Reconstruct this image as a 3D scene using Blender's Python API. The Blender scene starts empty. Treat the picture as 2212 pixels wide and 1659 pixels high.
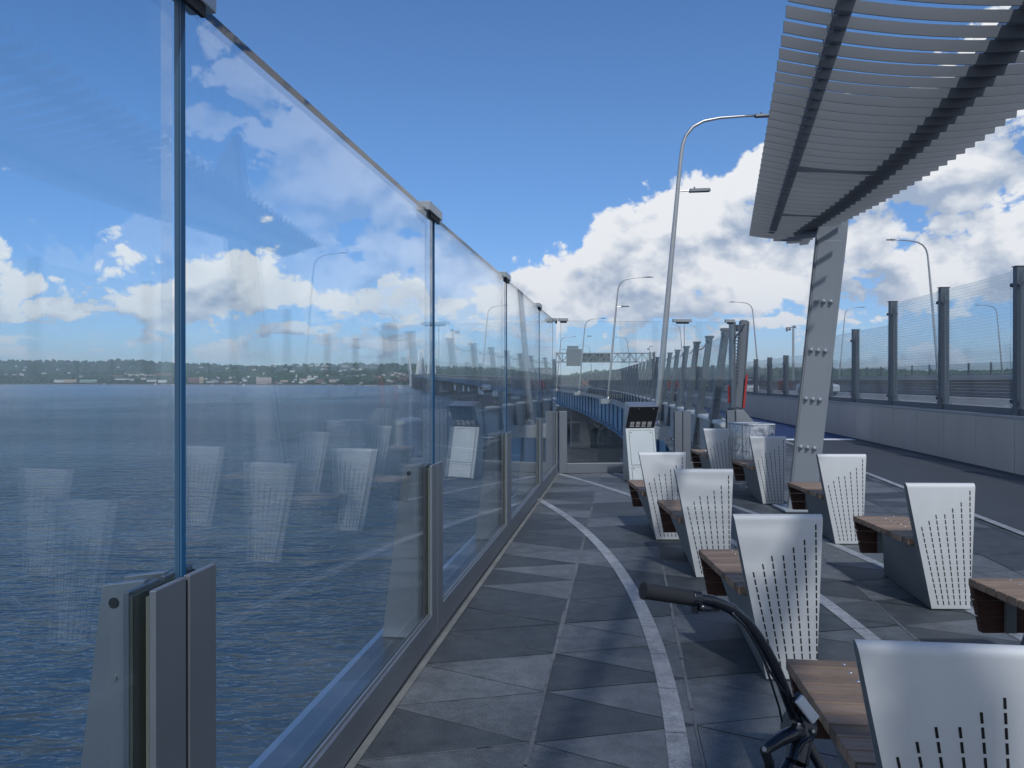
import bpy, bmesh, math, random
from mathutils import Vector, Matrix
R = math.radians
rng = random.Random(7)
sc = bpy.context.scene
COL = sc.collection

# ---------------------------------------------------------------- camera
EYE = 1.44
cd = bpy.data.cameras.new("camera")
cam = bpy.data.objects.new("camera", cd)
COL.objects.link(cam)
cam.location = (0, 0, EYE)
cam.rotation_euler = (R(90 - 0.16), 0, 0)
cd.sensor_width = 36.0
cd.lens = 27.05
cd.clip_start = 0.05
cd.clip_end = 40000
sc.camera = cam

# ---------------------------------------------------------------- exposure
sc.view_settings.view_transform = 'Standard'
sc.view_settings.look = 'None'
sc.view_settings.exposure = 0.0
sc.view_settings.gamma = 1.0
sc.cycles.transparent_max_bounces = 24
sc.cycles.max_bounces = 10
sc.cycles.sample_clamp_indirect = 6.0
sc.cycles.use_adaptive_sampling = True
sc.cycles.adaptive_threshold = 0.015

HAZE = 0.000085
# ---------------------------------------------------------------- sun
SUN_EL, SUN_AZ = 49.0, 171.0        # azimuth clockwise from +Y: behind the camera, to the right
ld = bpy.data.lights.new("sun", 'SUN')
ld.energy = 2.5
ld.angle = R(1.9)
ld.color = (1.0, 0.995, 0.965)
sun = bpy.data.objects.new("sun", ld)
COL.objects.link(sun)
sun.rotation_euler = (R(90 - SUN_EL), 0, R(180 - SUN_AZ))
sdir = Vector((math.sin(R(SUN_AZ)) * math.cos(R(SUN_EL)), math.cos(R(SUN_AZ)) * math.cos(R(SUN_EL)), math.sin(R(SUN_EL))))
sun.rotation_euler = sdir.to_track_quat('Z', 'Y').to_euler()

# ---------------------------------------------------------------- sky with cumulus clouds
world = bpy.data.worlds.new("World")
sc.world = world
world.use_nodes = True
wt = world.node_tree
wt.nodes.clear()

class NT:
    """small helper for writing node trees"""
    def __init__(s, tree): s.t = tree
    def n(s, typ, **kw):
        nd = s.t.nodes.new(typ)
        for k, v in kw.items(): setattr(nd, k, v)
        return nd
    def put(s, sock, v):
        if v is None: return
        if isinstance(v, bpy.types.NodeSocket): s.t.links.new(v, sock)
        else: sock.default_value = v
    def math(s, op, a, b=None, c=None, clamp=False):
        nd = s.n('ShaderNodeMath', operation=op, use_clamp=clamp)
        for i, v in enumerate((a, b, c)): s.put(nd.inputs[i], v)
        return nd.outputs[0]
    def vmath(s, op, a, b=None, scale=None):
        nd = s.n('ShaderNodeVectorMath', operation=op)
        s.put(nd.inputs[0], a); s.put(nd.inputs[1], b)
        if scale is not None: s.put(nd.inputs['Scale'], scale)
        return nd.outputs['Value' if op in ('LENGTH', 'DOT_PRODUCT', 'DISTANCE') else 'Vector']
    def noise(s, vec, scale, detail=4, rough=0.55, color=False):
        nd = s.n('ShaderNodeTexNoise')
        s.put(nd.inputs['Vector'], vec); nd.inputs['Scale'].default_value = scale
        nd.inputs['Detail'].default_value = detail; nd.inputs['Roughness'].default_value = rough
        return nd.outputs['Color' if color else 'Fac']
    def voro(s, vec, scale, detail=4, rough=0.5, lac=2.1):
        nd = s.n('ShaderNodeTexVoronoi', feature='F1')
        s.put(nd.inputs['Vector'], vec); nd.inputs['Scale'].default_value = scale
        nd.inputs['Detail'].default_value = detail; nd.inputs['Roughness'].default_value = rough
        nd.inputs['Lacunarity'].default_value = lac
        return nd.outputs['Distance']
    def ramp(s, v, lo, hi, a=0.0, b=1.0, smooth=True):
        nd = s.n('ShaderNodeMapRange', interpolation_type='SMOOTHSTEP' if smooth else 'LINEAR')
        s.put(nd.inputs[0], v)
        for i, x in enumerate((lo, hi, a, b)): s.put(nd.inputs[i + 1], x)
        return nd.outputs[0]
    def mixc(s, f, a, b):
        nd = s.n('ShaderNodeMix', data_type='RGBA')
        s.put(nd.inputs[0], f); s.put(nd.inputs[6], a); s.put(nd.inputs[7], b)
        return nd.outputs[2]

# cloud field as a node group: direction -> density
grp = bpy.data.node_groups.new("cloud_field", 'ShaderNodeTree')
grp.interface.new_socket("Vector", in_out='INPUT', socket_type='NodeSocketVector')
grp.interface.new_socket("Density", in_out='OUTPUT', socket_type='NodeSocketFloat')
grp.interface.new_socket("Soft", in_out='OUTPUT', socket_type='NodeSocketFloat')
g = NT(grp)
gi, go = g.n('NodeGroupInput'), g.n('NodeGroupOutput')
d = g.vmath('NORMALIZE', gi.outputs[0])
sx = g.n('ShaderNodeSeparateXYZ'); g.put(sx.inputs[0], d)
az = g.math('ARCTAN2', sx.outputs[0], sx.outputs[1])
el = g.math('ARCSINE', sx.outputs[2])
# height of the cloud tops over the compass (degrees azimuth from +Y, degrees elevation)
TOPS = [(-180, 44), (-140, 44), (-110, 42), (-85, 30), (-65, 12), (-50, 8), (-40, 8), (-34.5, 12.4), (-31.6, 8.4), (-29, 9.6), (-26.5, 11.8), (-24.3, 10.4),  # tall banks behind the camera are unseen, added as white fill light
        (-21, 11.9), (-16, 11.2), (-12.5, 8.6), (-8, 9.8), (-4, 8.0), (-1, 9.6), (3.5, 10.6), (6.2, 13.8), (10.5, 15.6), (15, 16.2), (17.6, 18.2),
        (22, 19.5), (27, 21.5), (32, 24.5), (37, 24), (40, 17), (44, 11), (56, 10), (72, 22), (95, 40), (130, 44), (180, 44)]
fc = g.n('ShaderNodeFloatCurve')
cv = fc.mapping.curves[0]
for i, (a, e) in enumerate(TOPS):
    x, y = (a + 180) / 360.0, e / 45.0
    if i == 0: cv.points[0].location = (x, y)
    elif i == len(TOPS) - 1: cv.points[-1].location = (x, y)
    else: cv.points.new(x, y)
fc.mapping.update()
g.put(fc.inputs['Value'], g.math('MULTIPLY_ADD', az, 1 / (2 * math.pi), 0.5))
top = g.math('MULTIPLY', fc.outputs[0], R(45))
warp = g.vmath('SCALE', g.vmath('SUBTRACT', g.noise(d, 9.0, 3, 0.5, True), (0.5, 0.5, 0.5)), scale=0.055)
p = g.vmath('ADD', d, warp)
bil = g.voro(g.vmath('MULTIPLY', p, (1, 1, 1.25)), 15.0, 6, 0.56, 2.2)      # rounded heads
bil = g.math('SUBTRACT', 0.62, bil)
low = g.noise(g.vmath('MULTIPLY', d, (1, 1, 2.1)), 4.6, 5, 0.52)            # gaps and lanes
below = g.math('SUBTRACT', top, el)
edge = g.ramp(below, R(-4.5), R(3.0), -1.15, 0.62, False)
inner = g.ramp(below, R(0.5), R(5), 0.0, 1.0)
right = g.ramp(az, R(-6), R(12), 0.0, 1.0)                                   # denser towards the right
thr = g.math('ADD', g.math('MULTIPLY_ADD', right, 0.008, 0.388), g.math('MULTIPLY', g.ramp(el, R(2), R(8), 0.02, -0.02), 1.0))
lane = g.math('MULTIPLY', g.math('SUBTRACT', low, thr), g.math('MULTIPLY_ADD', inner, 4.6, 0.6))
bil2 = g.math('SUBTRACT', 0.6, g.voro(g.vmath('MULTIPLY', p, (1, 1, 1.3)), 10.0, 2, 0.45, 2.3))
g.put(go.inputs[1], g.math('ADD', g.math('ADD', edge, g.math('MULTIPLY', bil2, 1.5)), g.math('MULTIPLY', lane, 0.5)))
f = g.math('ADD', edge, g.math('MULTIPLY', bil, 1.15))
f = g.math('ADD', f, lane)
f = g.math('SUBTRACT', f, g.ramp(el, R(6.2), R(2.4), 0.0, 1.3))               # the big heads stand on a flat base
# rows of small, far cumulus below them
bilB = g.math('SUBTRACT', 0.55, g.voro(g.vmath('MULTIPLY', p, (1, 1, 1.8)), 25.0, 5, 0.55, 2.2))
lowB = g.noise(g.vmath('MULTIPLY', d, (1, 1, 3.6)), 8.0, 4, 0.5)
fB = g.math('ADD', g.math('MULTIPLY', g.math('SUBTRACT', lowB, g.math('MULTIPLY_ADD', right, -0.02, 0.432)), 5.5), g.math('MULTIPLY', bilB, 1.0))
fB = g.math('SUBTRACT', fB, g.ramp(el, R(5.5), R(10.0), 0.0, 2.2))
f = g.math('MAXIMUM', f, fB)
# a few lone clouds: (azimuth, elevation, half width, half height, weight)
for a, e, w, h, k in [(-26.3, 13.6, 4.2, 1.1, 1.25), (-34.4, 18.6, 2.0, 1.5, 1.2), (-2.0, 11.1, 1.3, 0.55, 0.9), (-33.5, 12.8, 3.0, 0.9, 1.15), (55, 22, 7, 3, 1.3), (-60, 20, 8, 3, 1.3)]:
    dx = g.math('DIVIDE', g.math('SUBTRACT', az, R(a)), R(w))
    dy = g.math('DIVIDE', g.math('SUBTRACT', el, R(e)), R(h))
    rr = g.math('SQRT', g.math('ADD', g.math('MULTIPLY', dx, dx), g.math('MULTIPLY', dy, dy)))
    blob = g.ramp(rr, 0.25, 1.6, k - 0.55, -1.6, False)
    f = g.math('MAXIMUM', f, g.math('ADD', blob, g.math('MULTIPLY', g.math('ADD', bil, g.math('SUBTRACT', lowB, 0.5)), 2.1)))
g.put(go.inputs[0], f)

w = NT(wt)
tc = w.n('ShaderNodeTexCoord')
dirv = tc.outputs['Generated']
def field(v):
    nd = w.n('ShaderNodeGroup'); nd.node_tree = grp
    w.put(nd.inputs[0], v); return nd.outputs
F0, S0 = field(dirv)
F1, S1 = field(w.vmath('ADD', dirv, (0.006, -0.002, 0.013)))
F2, S2 = field(w.vmath('ADD', dirv, (0.016, -0.008, 0.05)))
alpha = w.ramp(F0, -0.04, 0.26)
# bright where the cloud thins out towards the sun, grey where more cloud lies above
lit = w.math('ADD', 0.60, w.math('MULTIPLY', w.math('SUBTRACT', S0, S2), 0.75))
lit = w.math('ADD', lit, w.math('MULTIPLY', w.math('SUBTRACT', F0, F1), 0.5))
lit = w.math('SUBTRACT', lit, w.math('MULTIPLY', w.ramp(S2, 0.5, 1.9, 0.0, 1.0, False), 0.30))
lit = w.math('ADD', lit, w.math('MULTIPLY', w.math('SUBTRACT', w.noise(dirv, 5.0, 3, 0.5), 0.5), 0.32), clamp=True)
sxyz = w.n('ShaderNodeSeparateXYZ'); w.put(sxyz.inputs[0], dirv)
hz = w.ramp(sxyz.outputs[2], 0.0, 0.14, 1.0, 0.0)
ccol = w.mixc(w.ramp(lit, 0.0, 0.85, smooth=False), (0.36, 0.45, 0.60, 1), (0.89, 0.91, 0.94, 1))
ccol = w.mixc(w.math('MULTIPLY', hz, 0.40), ccol, (0.52, 0.66, 0.84, 1))
sky = w.n('ShaderNodeTexSky', sky_type='NISHITA', sun_disc=False)
sky.sun_elevation = R(SUN_EL); sky.sun_rotation = R(SUN_AZ)
sky.air_density = 1.0; sky.dust_density = 0.0; sky.ozone_density = 5.0; sky.altitude = 0
bg1 = w.n('ShaderNodeBackground'); 
skyc = w.n('ShaderNodeHueSaturation'); skyc.inputs['Saturation'].default_value = 1.10; w.put(skyc.inputs['Color'], sky.outputs[0])
skym = w.n('ShaderNodeMix', data_type='RGBA', blend_type='MULTIPLY'); skym.inputs[0].default_value = 1.0
w.put(skym.inputs[6], skyc.outputs[0]); w.put(skym.inputs[7], w.mixc(w.ramp(sxyz.outputs[2], 0.0, 0.30, smooth=False), (0.58, 0.71, 0.98, 1), (0.86, 0.985, 1.12, 1)))
w.put(bg1.inputs[0], skym.outputs[2]); bg1.inputs[1].default_value = 0.118
bg2 = w.n('ShaderNodeBackground'); w.put(bg2.inputs[0], ccol); bg2.inputs[1].default_value = 1.0
mx = w.n('ShaderNodeMixShader')
up = w.ramp(sxyz.outputs[2], -0.005, 0.004)
w.put(mx.inputs[0], w.math('MULTIPLY', w.math('MULTIPLY', alpha, up), w.ramp(hz, 0.7, 1.0, 1.0, 0.7)))
w.put(mx.inputs[1], bg1.outputs[0]); w.put(mx.inputs[2], bg2.outputs[0])
wo = w.n('ShaderNodeOutputWorld'); w.put(wo.inputs[0], mx.outputs[0])

# ================================================================ helpers
K = 1662.0
def px(u, v, Y):
    """a sight line measured on the photograph, at distance Y, as a world point"""
    return Vector(((u - 1106) / K * Y, Y, EYE - (v - 825) / K * Y))

class MB:
    """collects shapes; build() links them as ONE mesh object"""
    def __init__(s): s.v, s.f, s.m = [], [], []
    def add(s, verts, faces, mat=0):
        o = len(s.v)
        s.v += [tuple(x) for x in verts]
        s.f += [tuple(i + o for i in f) for f in faces]
        s.m += [mat] * len(faces)
        return s
    def hexa(s, p, mat=0):
        """8 points: bottom ring 0-3 then top ring 4-7"""
        return s.add(p, [(3, 2, 1, 0), (4, 5, 6, 7), (0, 1, 5, 4), (1, 2, 6, 5), (2, 3, 7, 6), (3, 0, 4, 7)], mat)
    def box(s, c, size, mat=0, ax=None):
        """c centre; size along the axes ax (three unit vectors) or the world axes"""
        X, Y, Z = ax or (Vector((1, 0, 0)), Vector((0, 1, 0)), Vector((0, 0, 1)))
        c = Vector(c); a, b, e = X * (size[0] / 2), Y * (size[1] / 2), Z * (size[2] / 2)
        return s.hexa([c - a - b - e, c + a - b - e, c + a + b - e, c - a + b - e, c - a - b + e, c + a - b + e, c + a + b + e, c - a + b + e], mat)
    def prism(s, poly, off, mat=0):
        """closed polygon (3-D points) pushed along off"""
        n = len(poly); off = Vector(off)
        v = [Vector(q) for q in poly] + [Vector(q) + off for q in poly]
        fs = [tuple(range(n - 1, -1, -1)), tuple(range(n, 2 * n))] + [(i, (i + 1) % n, (i + 1) % n + n, i + n) for i in range(n)]
        return s.add(v, fs, mat)
    def quad(s, a, b, c, d, mat=0): return s.add([a, b, c, d], [(0, 1, 2, 3)], mat)
    def tube(s, pts, r, n=10, mat=0, cap=True, squash=1.0):
        pts = [Vector(q) for q in pts]
        rs = r if isinstance(r, (list, tuple)) else [r] * len(pts)
        rings, up = [], None
        for i, q in enumerate(pts):
            t = (pts[min(i + 1, len(pts) - 1)] - pts[max(i - 1, 0)]).normalized()
            if up is None:
                up = Vector((0, 0, 1)) if abs(t.z) < 0.9 else Vector((0, 1, 0))
            a = t.cross(up)
            if a.length < 1e-6: a = t.cross(Vector((1, 0.3, 0.2)))
            a.normalize(); b = a.cross(t).normalized(); up = b
            rings.append([q + a * (math.cos(6.28318 * k / n) * rs[i]) + b * (math.sin(6.28318 * k / n) * rs[i] * squash) for k in range(n)])
        v = [x for g_ in rings for x in g_]; fs = []
        for i in range(len(pts) - 1):
            for k in range(n):
                fs.append((i * n + k, i * n + (k + 1) % n, (i + 1) * n + (k + 1) % n, (i + 1) * n + k))
        if cap:
            fs += [tuple(range(n - 1, -1, -1)), tuple(range((len(pts) - 1) * n, len(pts) * n))]
        return s.add(v, fs, mat)
    def ball(s, c, r, mat=0, n=8, m=5, sq=(1, 1, 1)):
        c = Vector(c); v = [c + Vector((0, 0, -r * sq[2]))]; fs = []
        for j in range(1, m):
            ph = -math.pi / 2 + math.pi * j / m
            for k in range(n):
                v.append(c + Vector((r * sq[0] * math.cos(ph) * math.cos(6.28318 * k / n), r * sq[1] * math.cos(ph) * math.sin(6.28318 * k / n), r * sq[2] * math.sin(ph))))
        v.append(c + Vector((0, 0, r * sq[2])))
        for k in range(n):
            fs.append((0, 1 + (k + 1) % n, 1 + k)); fs.append((len(v) - 1, 1 + (m - 2) * n + k, 1 + (m - 2) * n + (k + 1) % n))
        for j in range(m - 2):
            for k in range(n):
                fs.append((1 + j * n + k, 1 + j * n + (k + 1) % n, 1 + (j + 1) * n + (k + 1) % n, 1 + (j + 1) * n + k))
        return s.add(v, fs, mat)
    def build(s, name, mats, parent=None, smooth=False, bevel=0.0, seg=2, loc=None):
        me = bpy.data.meshes.new(name)
        me.from_pydata(s.v, [], s.f); me.update()
        mats = mats if isinstance(mats, (list, tuple)) else [mats]
        for m_ in mats: me.materials.append(m_)
        me.polygons.foreach_set('material_index', s.m)
        bm = bmesh.new(); bm.from_mesh(me); bmesh.ops.recalc_face_normals(bm, faces=bm.faces); bm.to_mesh(me); bm.free()
        if smooth:
            me.polygons.foreach_set('use_smooth', [True] * len(me.polygons))
        o = bpy.data.objects.new(name, me); COL.objects.link(o)
        if smooth == 'auto':
            md = o.modifiers.new("edges", 'EDGE_SPLIT'); md.split_angle = R(35)
        if loc: o.location = loc
        if parent: o.parent = parent
        if bevel:
            b = o.modifiers.new("bevel", 'BEVEL'); b.width = bevel; b.segments = seg; b.limit_method = 'ANGLE'; b.angle_limit = R(40)
        return o

def tag(o, label=None, cat=None, group=None, kind=None):
    if label: o['label'] = label
    if cat: o['category'] = cat
    if group: o['group'] = group
    if kind: o['kind'] = kind
    return o
def thing(name, label, cat, group=None, loc=(0, 0, 0), rz=0.0):
    o = bpy.data.objects.new(name, None); COL.objects.link(o)
    o.location = loc; o.rotation_euler = (0, 0, rz)
    return tag(o, label, cat, group)
def copy_tree(o, parent=None):
    c = o.copy(); COL.objects.link(c)
    if parent: c.parent = parent
    for ch in list(o.children): copy_tree(ch, c)
    return c

# ================================================================ materials
def new_mat(name):
    m = bpy.data.materials.new(name); m.use_nodes = True
    t = m.node_tree; t.nodes.clear()
    return m, NT(t)
def finish(a, sh, disp=None):
    o = a.n('ShaderNodeOutputMaterial'); a.put(o.inputs[0], sh)
def pbsdf(a, col, rough=0.5, metal=0.0, normal=None, spec=None):
    b = a.n('ShaderNodeBsdfPrincipled')
    a.put(b.inputs['Base Color'], col); a.put(b.inputs['Roughness'], rough); a.put(b.inputs['Metallic'], metal)
    if normal is not None: a.put(b.inputs['Normal'], normal)
    if spec is not None: b.inputs['Specular IOR Level'].default_value = spec
    return b.outputs[0]
def bump(a, h, strength=0.3, dist=0.01):
    b = a.n('ShaderNodeBump'); a.put(b.inputs['Height'], h); b.inputs['Strength'].default_value = strength; b.inputs['Distance'].default_value = dist
    return b.outputs[0]
def c4(c): return (c[0], c[1], c[2], 1)
def mat(name, col, rough=0.5, metal=0.0, var=0.12, scale=3.0, fine=60.0, fvar=0.05, bmp=0.0, spec=None, rvar=0.08, stretch=(1, 1, 1)):
    """plain material with two sizes of tonal variation, a little roughness variation and bump"""
    m, a = new_mat(name)
    t = a.n('ShaderNodeTexCoord').outputs['Object']
    t2 = a.vmath('MULTIPLY', t, stretch)
    n1, n2 = a.noise(t2, scale, 4, 0.6), a.noise(t2, fine, 3, 0.6)
    k = a.math('ADD', a.math('MULTIPLY_ADD', n1, 2 * var, 1 - var), a.math('MULTIPLY_ADD', n2, 2 * fvar, -fvar))
    cc = a.vmath('SCALE', Vector(col[:3]), scale=k)
    rr = a.math('ADD', a.math('MULTIPLY', a.math('SUBTRACT', n1, 0.5), rvar * 2), rough, clamp=True)
    nm = bump(a, n2, bmp, 0.004) if bmp else None
    finish(a, pbsdf(a, cc, rr, metal, nm, spec))
    return m

def glass(name, tint, extra=0.0, f0=0.054, dirt=0.0):
    """thin clear glass: straight-through tint plus mirror reflection that grows at grazing angles"""
    m, a = new_mat(name)
    ge = a.n('ShaderNodeNewGeometry')
    c = a.math('ABSOLUTE', a.vmath('DOT_PRODUCT', ge.outputs['Incoming'], ge.outputs['Normal']))
    fr = a.math('MULTIPLY_ADD', a.math('POWER', a.math('SUBTRACT', 1.0, c, clamp=True), 5.0), 1 - f0, f0 + extra, clamp=True)
    tr = a.n('ShaderNodeBsdfTransparent'); tr.inputs[0].default_value = c4(tint)
    gl = a.n('ShaderNodeBsdfGlossy'); gl.inputs['Roughness'].default_value = 0.0; gl.inputs[0].default_value = (1, 1, 1, 1)
    mx_ = a.n('ShaderNodeMixShader'); a.put(mx_.inputs[0], fr); a.put(mx_.inputs[1], tr.outputs[0]); a.put(mx_.inputs[2], gl.outputs[0])
    sh = mx_.outputs[0]
    if dirt:
        t = a.n('ShaderNodeTexCoord').outputs['Object']
        st = a.noise(a.vmath('MULTIPLY', t, (7, 7, 0.45)), 2.6, 5, 0.7)
        df = a.n('ShaderNodeBsdfDiffuse'); df.inputs[0].default_value = (0.6, 0.65, 0.7, 1)
        m2 = a.n('ShaderNodeMixShader'); a.put(m2.inputs[0], a.ramp(st, 0.58, 0.82, 0.0, dirt * 7)); a.put(m2.inputs[1], sh); a.put(m2.inputs[2], df.outputs[0])
        sh = m2.outputs[0]
    finish(a, sh)
    return m

M = {}
M['steel'] = mat('stainless_steel', (0.40, 0.42, 0.44), 0.42, 0.85, 0.10, 2.0, 220, 0.05, 0.08)
M['ledge'] = mat('polished_ledge', (0.60, 0.63, 0.66), 0.34, 0.9, 0.10, 2, 80, 0.03)
M['steel_dark'] = mat('weathered_steel', (0.22, 0.245, 0.28), 0.5, 0.7, 0.14, 1.6, 200, 0.05, 0.08)
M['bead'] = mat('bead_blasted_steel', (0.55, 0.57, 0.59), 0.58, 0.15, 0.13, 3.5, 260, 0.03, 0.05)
M['bead_shaded'] = mat('steel_plate_painted_shade', (0.20, 0.225, 0.235), 0.55, 0.5, 0.15, 4.0, 150, 0.05, 0.05)  # darker copy of the bench steel: shade of the sides painted in
M['slot'] = mat('slot_shadow_gap', (0.006, 0.006, 0.007), 0.9)
M['rubber'] = mat('black_rubber', (0.012, 0.014, 0.018), 0.75, bmp=0.15, fine=300)
M['gasket'] = mat('grey_green_gasket', (0.085, 0.10, 0.085), 0.7)
M['louvre'] = mat('grey_aluminium_louvre', (0.165, 0.183, 0.208), 0.48, 0.2, 0.08, 1.2, 120, 0.03)
M['column'] = mat('painted_grey_steel', (0.29, 0.325, 0.37), 0.42, 0.1, 0.06, 1.3, 160, 0.03, 0.04)
M['post'] = mat('slate_painted_steel', (0.085, 0.105, 0.13), 0.45, 0.1, 0.12, 2.0, 120, 0.04)
M['galv'] = mat('galvanised_pole', (0.40, 0.41, 0.42), 0.36, 0.8, 0.10, 3.0, 90, 0.05)
M['truss'] = mat('galvanised_truss', (0.22, 0.24, 0.26), 0.55, 0.5)
M['concrete'] = mat('pale_concrete', (0.34, 0.36, 0.37), 0.8, 0, 0.14, 0.7, 40, 0.06, 0.15)
M['concrete_dark'] = mat('dark_grey_concrete', (0.20, 0.215, 0.23), 0.85, 0, 0.25, 0.4, 20, 0.06, 0.2)  # darker grey concrete for the piers and the wall core
M['wallpanel'] = mat('grey_wall_panel', (0.43, 0.42, 0.39), 0.65, 0.0, 0.16, 1.6, 40, 0.05, 0.05, stretch=(1, 1, 0.22))
M['girder'] = mat('blue_painted_girder', (0.11, 0.26, 0.44), 0.5, 0.0, 0.12, 0.5, 10, 0.04)
M['asphalt'] = mat('asphalt', (0.046, 0.054, 0.066), 0.85, 0, 0.28, 0.9, 180, 0.22, 0.5)
M['bluepath'] = mat('blue_path_coating', (0.012, 0.030, 0.105), 0.8, 0, 0.2, 1.2, 90, 0.08, 0.3)
M['road'] = mat('road_concrete', (0.16, 0.155, 0.15), 0.85, 0, 0.2, 0.3, 20, 0.08, 0.2)
M['brownwall'] = mat('stained_barrier_concrete', (0.13, 0.12, 0.11), 0.85, 0, 0.25, 0.5, 10, 0.06)
M['white'] = mat('white_marking_paint', (0.66, 0.68, 0.70), 0.7, 0, 0.15, 6, 120, 0.06)
M['black'] = mat('black_gloss_paint', (0.008, 0.011, 0.018), 0.22, 0.0, 0.1, 5, 60, 0.03)
M['blackmatte'] = mat('black_foam', (0.011, 0.014, 0.02), 0.85, 0, 0.2, 30, 400, 0.1, 0.4)
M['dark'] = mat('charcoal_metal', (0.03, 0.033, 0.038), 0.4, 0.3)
M['red'] = mat('red_reflective_strip', (0.30, 0.022, 0.018), 0.35)
M['chrome'] = mat('bright_screw', (0.6, 0.62, 0.65), 0.25, 1.0)
M['signback'] = mat('sign_back', (0.17, 0.19, 0.21), 0.55, 0.4)
M['signgreen'] = mat('dark_sign_panel', (0.03, 0.05, 0.05), 0.6)
M['pylon'] = mat('white_tower_concrete', (0.86, 0.86, 0.84), 0.7)
M['cable'] = mat('pale_stay_cable', (0.80, 0.81, 0.82), 0.6)

# laminated glass of the windscreens, and its polished edges
M['glass'] = glass('laminated_glass', (0.930, 0.968, 0.985), 0.0, dirt=0.008)
M['glass_back'] = glass('laminated_glass_end', (0.945, 0.968, 0.975), 0.0, dirt=0.02)
M['edge'] = mat('polished_glass_edge', (0.007, 0.052, 0.130), 0.30, 0.0, 0.2, 2.0, 80, 0.1, spec=0.3, stretch=(1, 1, 0.1))
M['edge_clear'] = glass('clear_glass_edge', (0.80, 0.86, 0.90), 0.10)
M['edge_light'] = mat('glass_interlayer', (0.07, 0.15, 0.24), 0.35)

# acrylic noise screen with embedded filaments (horizontal, every 4 cm)
def acrylic():
    m, a = new_mat('filament_acrylic')
    t = a.n('ShaderNodeNewGeometry')
    z = a.n('ShaderNodeSeparateXYZ'); a.put(z.inputs[0], t.outputs['Position'])
    fz = a.math('FRACT', a.math('DIVIDE', z.outputs[2], 0.056))
    line = a.ramp(a.math('ABSOLUTE', a.math('SUBTRACT', fz, 0.5)), 0.06, 0.16, 0.11, 0.0)
    tr = a.n('ShaderNodeBsdfTransparent'); tr.inputs[0].default_value = (0.86, 0.90, 0.93, 1)
    gl = a.n('ShaderNodeBsdfGlossy'); gl.inputs['Roughness'].default_value = 0.06
    c = a.math('ABSOLUTE', a.vmath('DOT_PRODUCT', t.outputs['Incoming'], t.outputs['Normal']))
    fr = a.math('MULTIPLY_ADD', a.math('POWER', a.math('SUBTRACT', 1.0, c, clamp=True), 5.0), 0.9, 0.05, clamp=True)
    m1 = a.n('ShaderNodeMixShader'); a.put(m1.inputs[0], fr); a.put(m1.inputs[1], tr.outputs[0]); a.put(m1.inputs[2], gl.outputs[0])
    df = a.n('ShaderNodeBsdfDiffuse'); df.inputs[0].default_value = (0.80, 0.83, 0.86, 1)
    tl = a.n('ShaderNodeBsdfTranslucent'); tl.inputs[0].default_value = (0.85, 0.88, 0.9, 1)
    md = a.n('ShaderNodeMixShader'); md.inputs[0].default_value = 0.5; a.put(md.inputs[1], df.outputs[0]); a.put(md.inputs[2], tl.outputs[0])
    m2 = a.n('ShaderNodeMixShader'); a.put(m2.inputs[0], line); a.put(m2.inputs[1], m1.outputs[0]); a.put(m2.inputs[2], md.outputs[0])
    finish(a, m2.outputs[0]); return m
M['acrylic'] = acrylic()
M['clear'] = glass('clear_acrylic', (0.80, 0.86, 0.90), 0.02)

def netting():
    m, a = new_mat('wire_netting')
    t = a.n('ShaderNodeTexCoord').outputs['Object']
    s_ = a.n('ShaderNodeSeparateXYZ'); a.put(s_.inputs[0], t)
    u = a.math('DIVIDE', s_.outputs[1], 0.055); v = a.math('DIVIDE', s_.outputs[2], 0.055)
    d1 = a.math('ABSOLUTE', a.math('SUBTRACT', a.math('FRACT', a.math('ADD', u, v)), 0.5))
    d2 = a.math('ABSOLUTE', a.math('SUBTRACT', a.math('FRACT', a.math('SUBTRACT', u, v)), 0.5))
    k = a.ramp(a.math('MINIMUM', d1, d2), 0.05, 0.08, 1.0, 0.0)
    b = pbsdf(a, (0.16, 0.18, 0.20, 1), 0.5, 0.5)
    tr = a.n('ShaderNodeBsdfTransparent')
    m1 = a.n('ShaderNodeMixShader'); a.put(m1.inputs[0], k); a.put(m1.inputs[1], tr.outputs[0]); a.put(m1.inputs[2], b)
    finish(a, m1.outputs[0]); return m
M['net'] = netting()

def paver(name, base, seed):
    """honed granite: speckle, cloudy wear, chalky water stains"""
    m, a = new_mat(name)
    t = a.n('ShaderNodeNewGeometry').outputs['Position']
    t = a.vmath('ADD', t, (seed * 3.1, seed * 1.7, 0))
    sp = a.noise(t, 120, 3, 0.75); md = a.noise(t, 9.0, 6, 0.72); bg = a.noise(t, 0.9, 4, 0.6)
    sc1 = a.noise(a.vmath('MULTIPLY', t, (1.0, 4.0, 1)), 5.0, 6, 0.7)
    k = a.math('ADD', a.math('MULTIPLY_ADD', sp, 1.7, 0.15), a.math('MULTIPLY', a.math('SUBTRACT', md, 0.5), 1.7))
    k = a.math('ADD', k, a.math('MULTIPLY', a.math('SUBTRACT', bg, 0.5), 1.0))
    cc = a.vmath('SCALE', Vector(base), scale=k)
    ch = a.ramp(sc1, 0.56, 0.82, 0.0, 0.5)
    cc = a.mixc(ch, cc, (0.17, 0.185, 0.20, 1))
    nm = bump(a, sp, 0.25, 0.002)
    finish(a, pbsdf(a, cc, a.math('MULTIPLY_ADD', md, 0.25, 0.48), 0.0, nm, 0.35)); return m
PAVE = [paver('granite_charcoal', (0.050, 0.058, 0.065), 1), paver('granite_slate', (0.064, 0.073, 0.081), 2),
        paver('granite_grey', (0.092, 0.103, 0.113), 3), paver('granite_pale_grey', (0.106, 0.118, 0.128), 4)]
M['band'] = paver('granite_band', (0.25, 0.265, 0.285), 5)
M['joint'] = mat('mortar_bed', (0.055, 0.06, 0.068), 0.9, 0, 0.45, 3.0, 60, 0.2)

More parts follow.
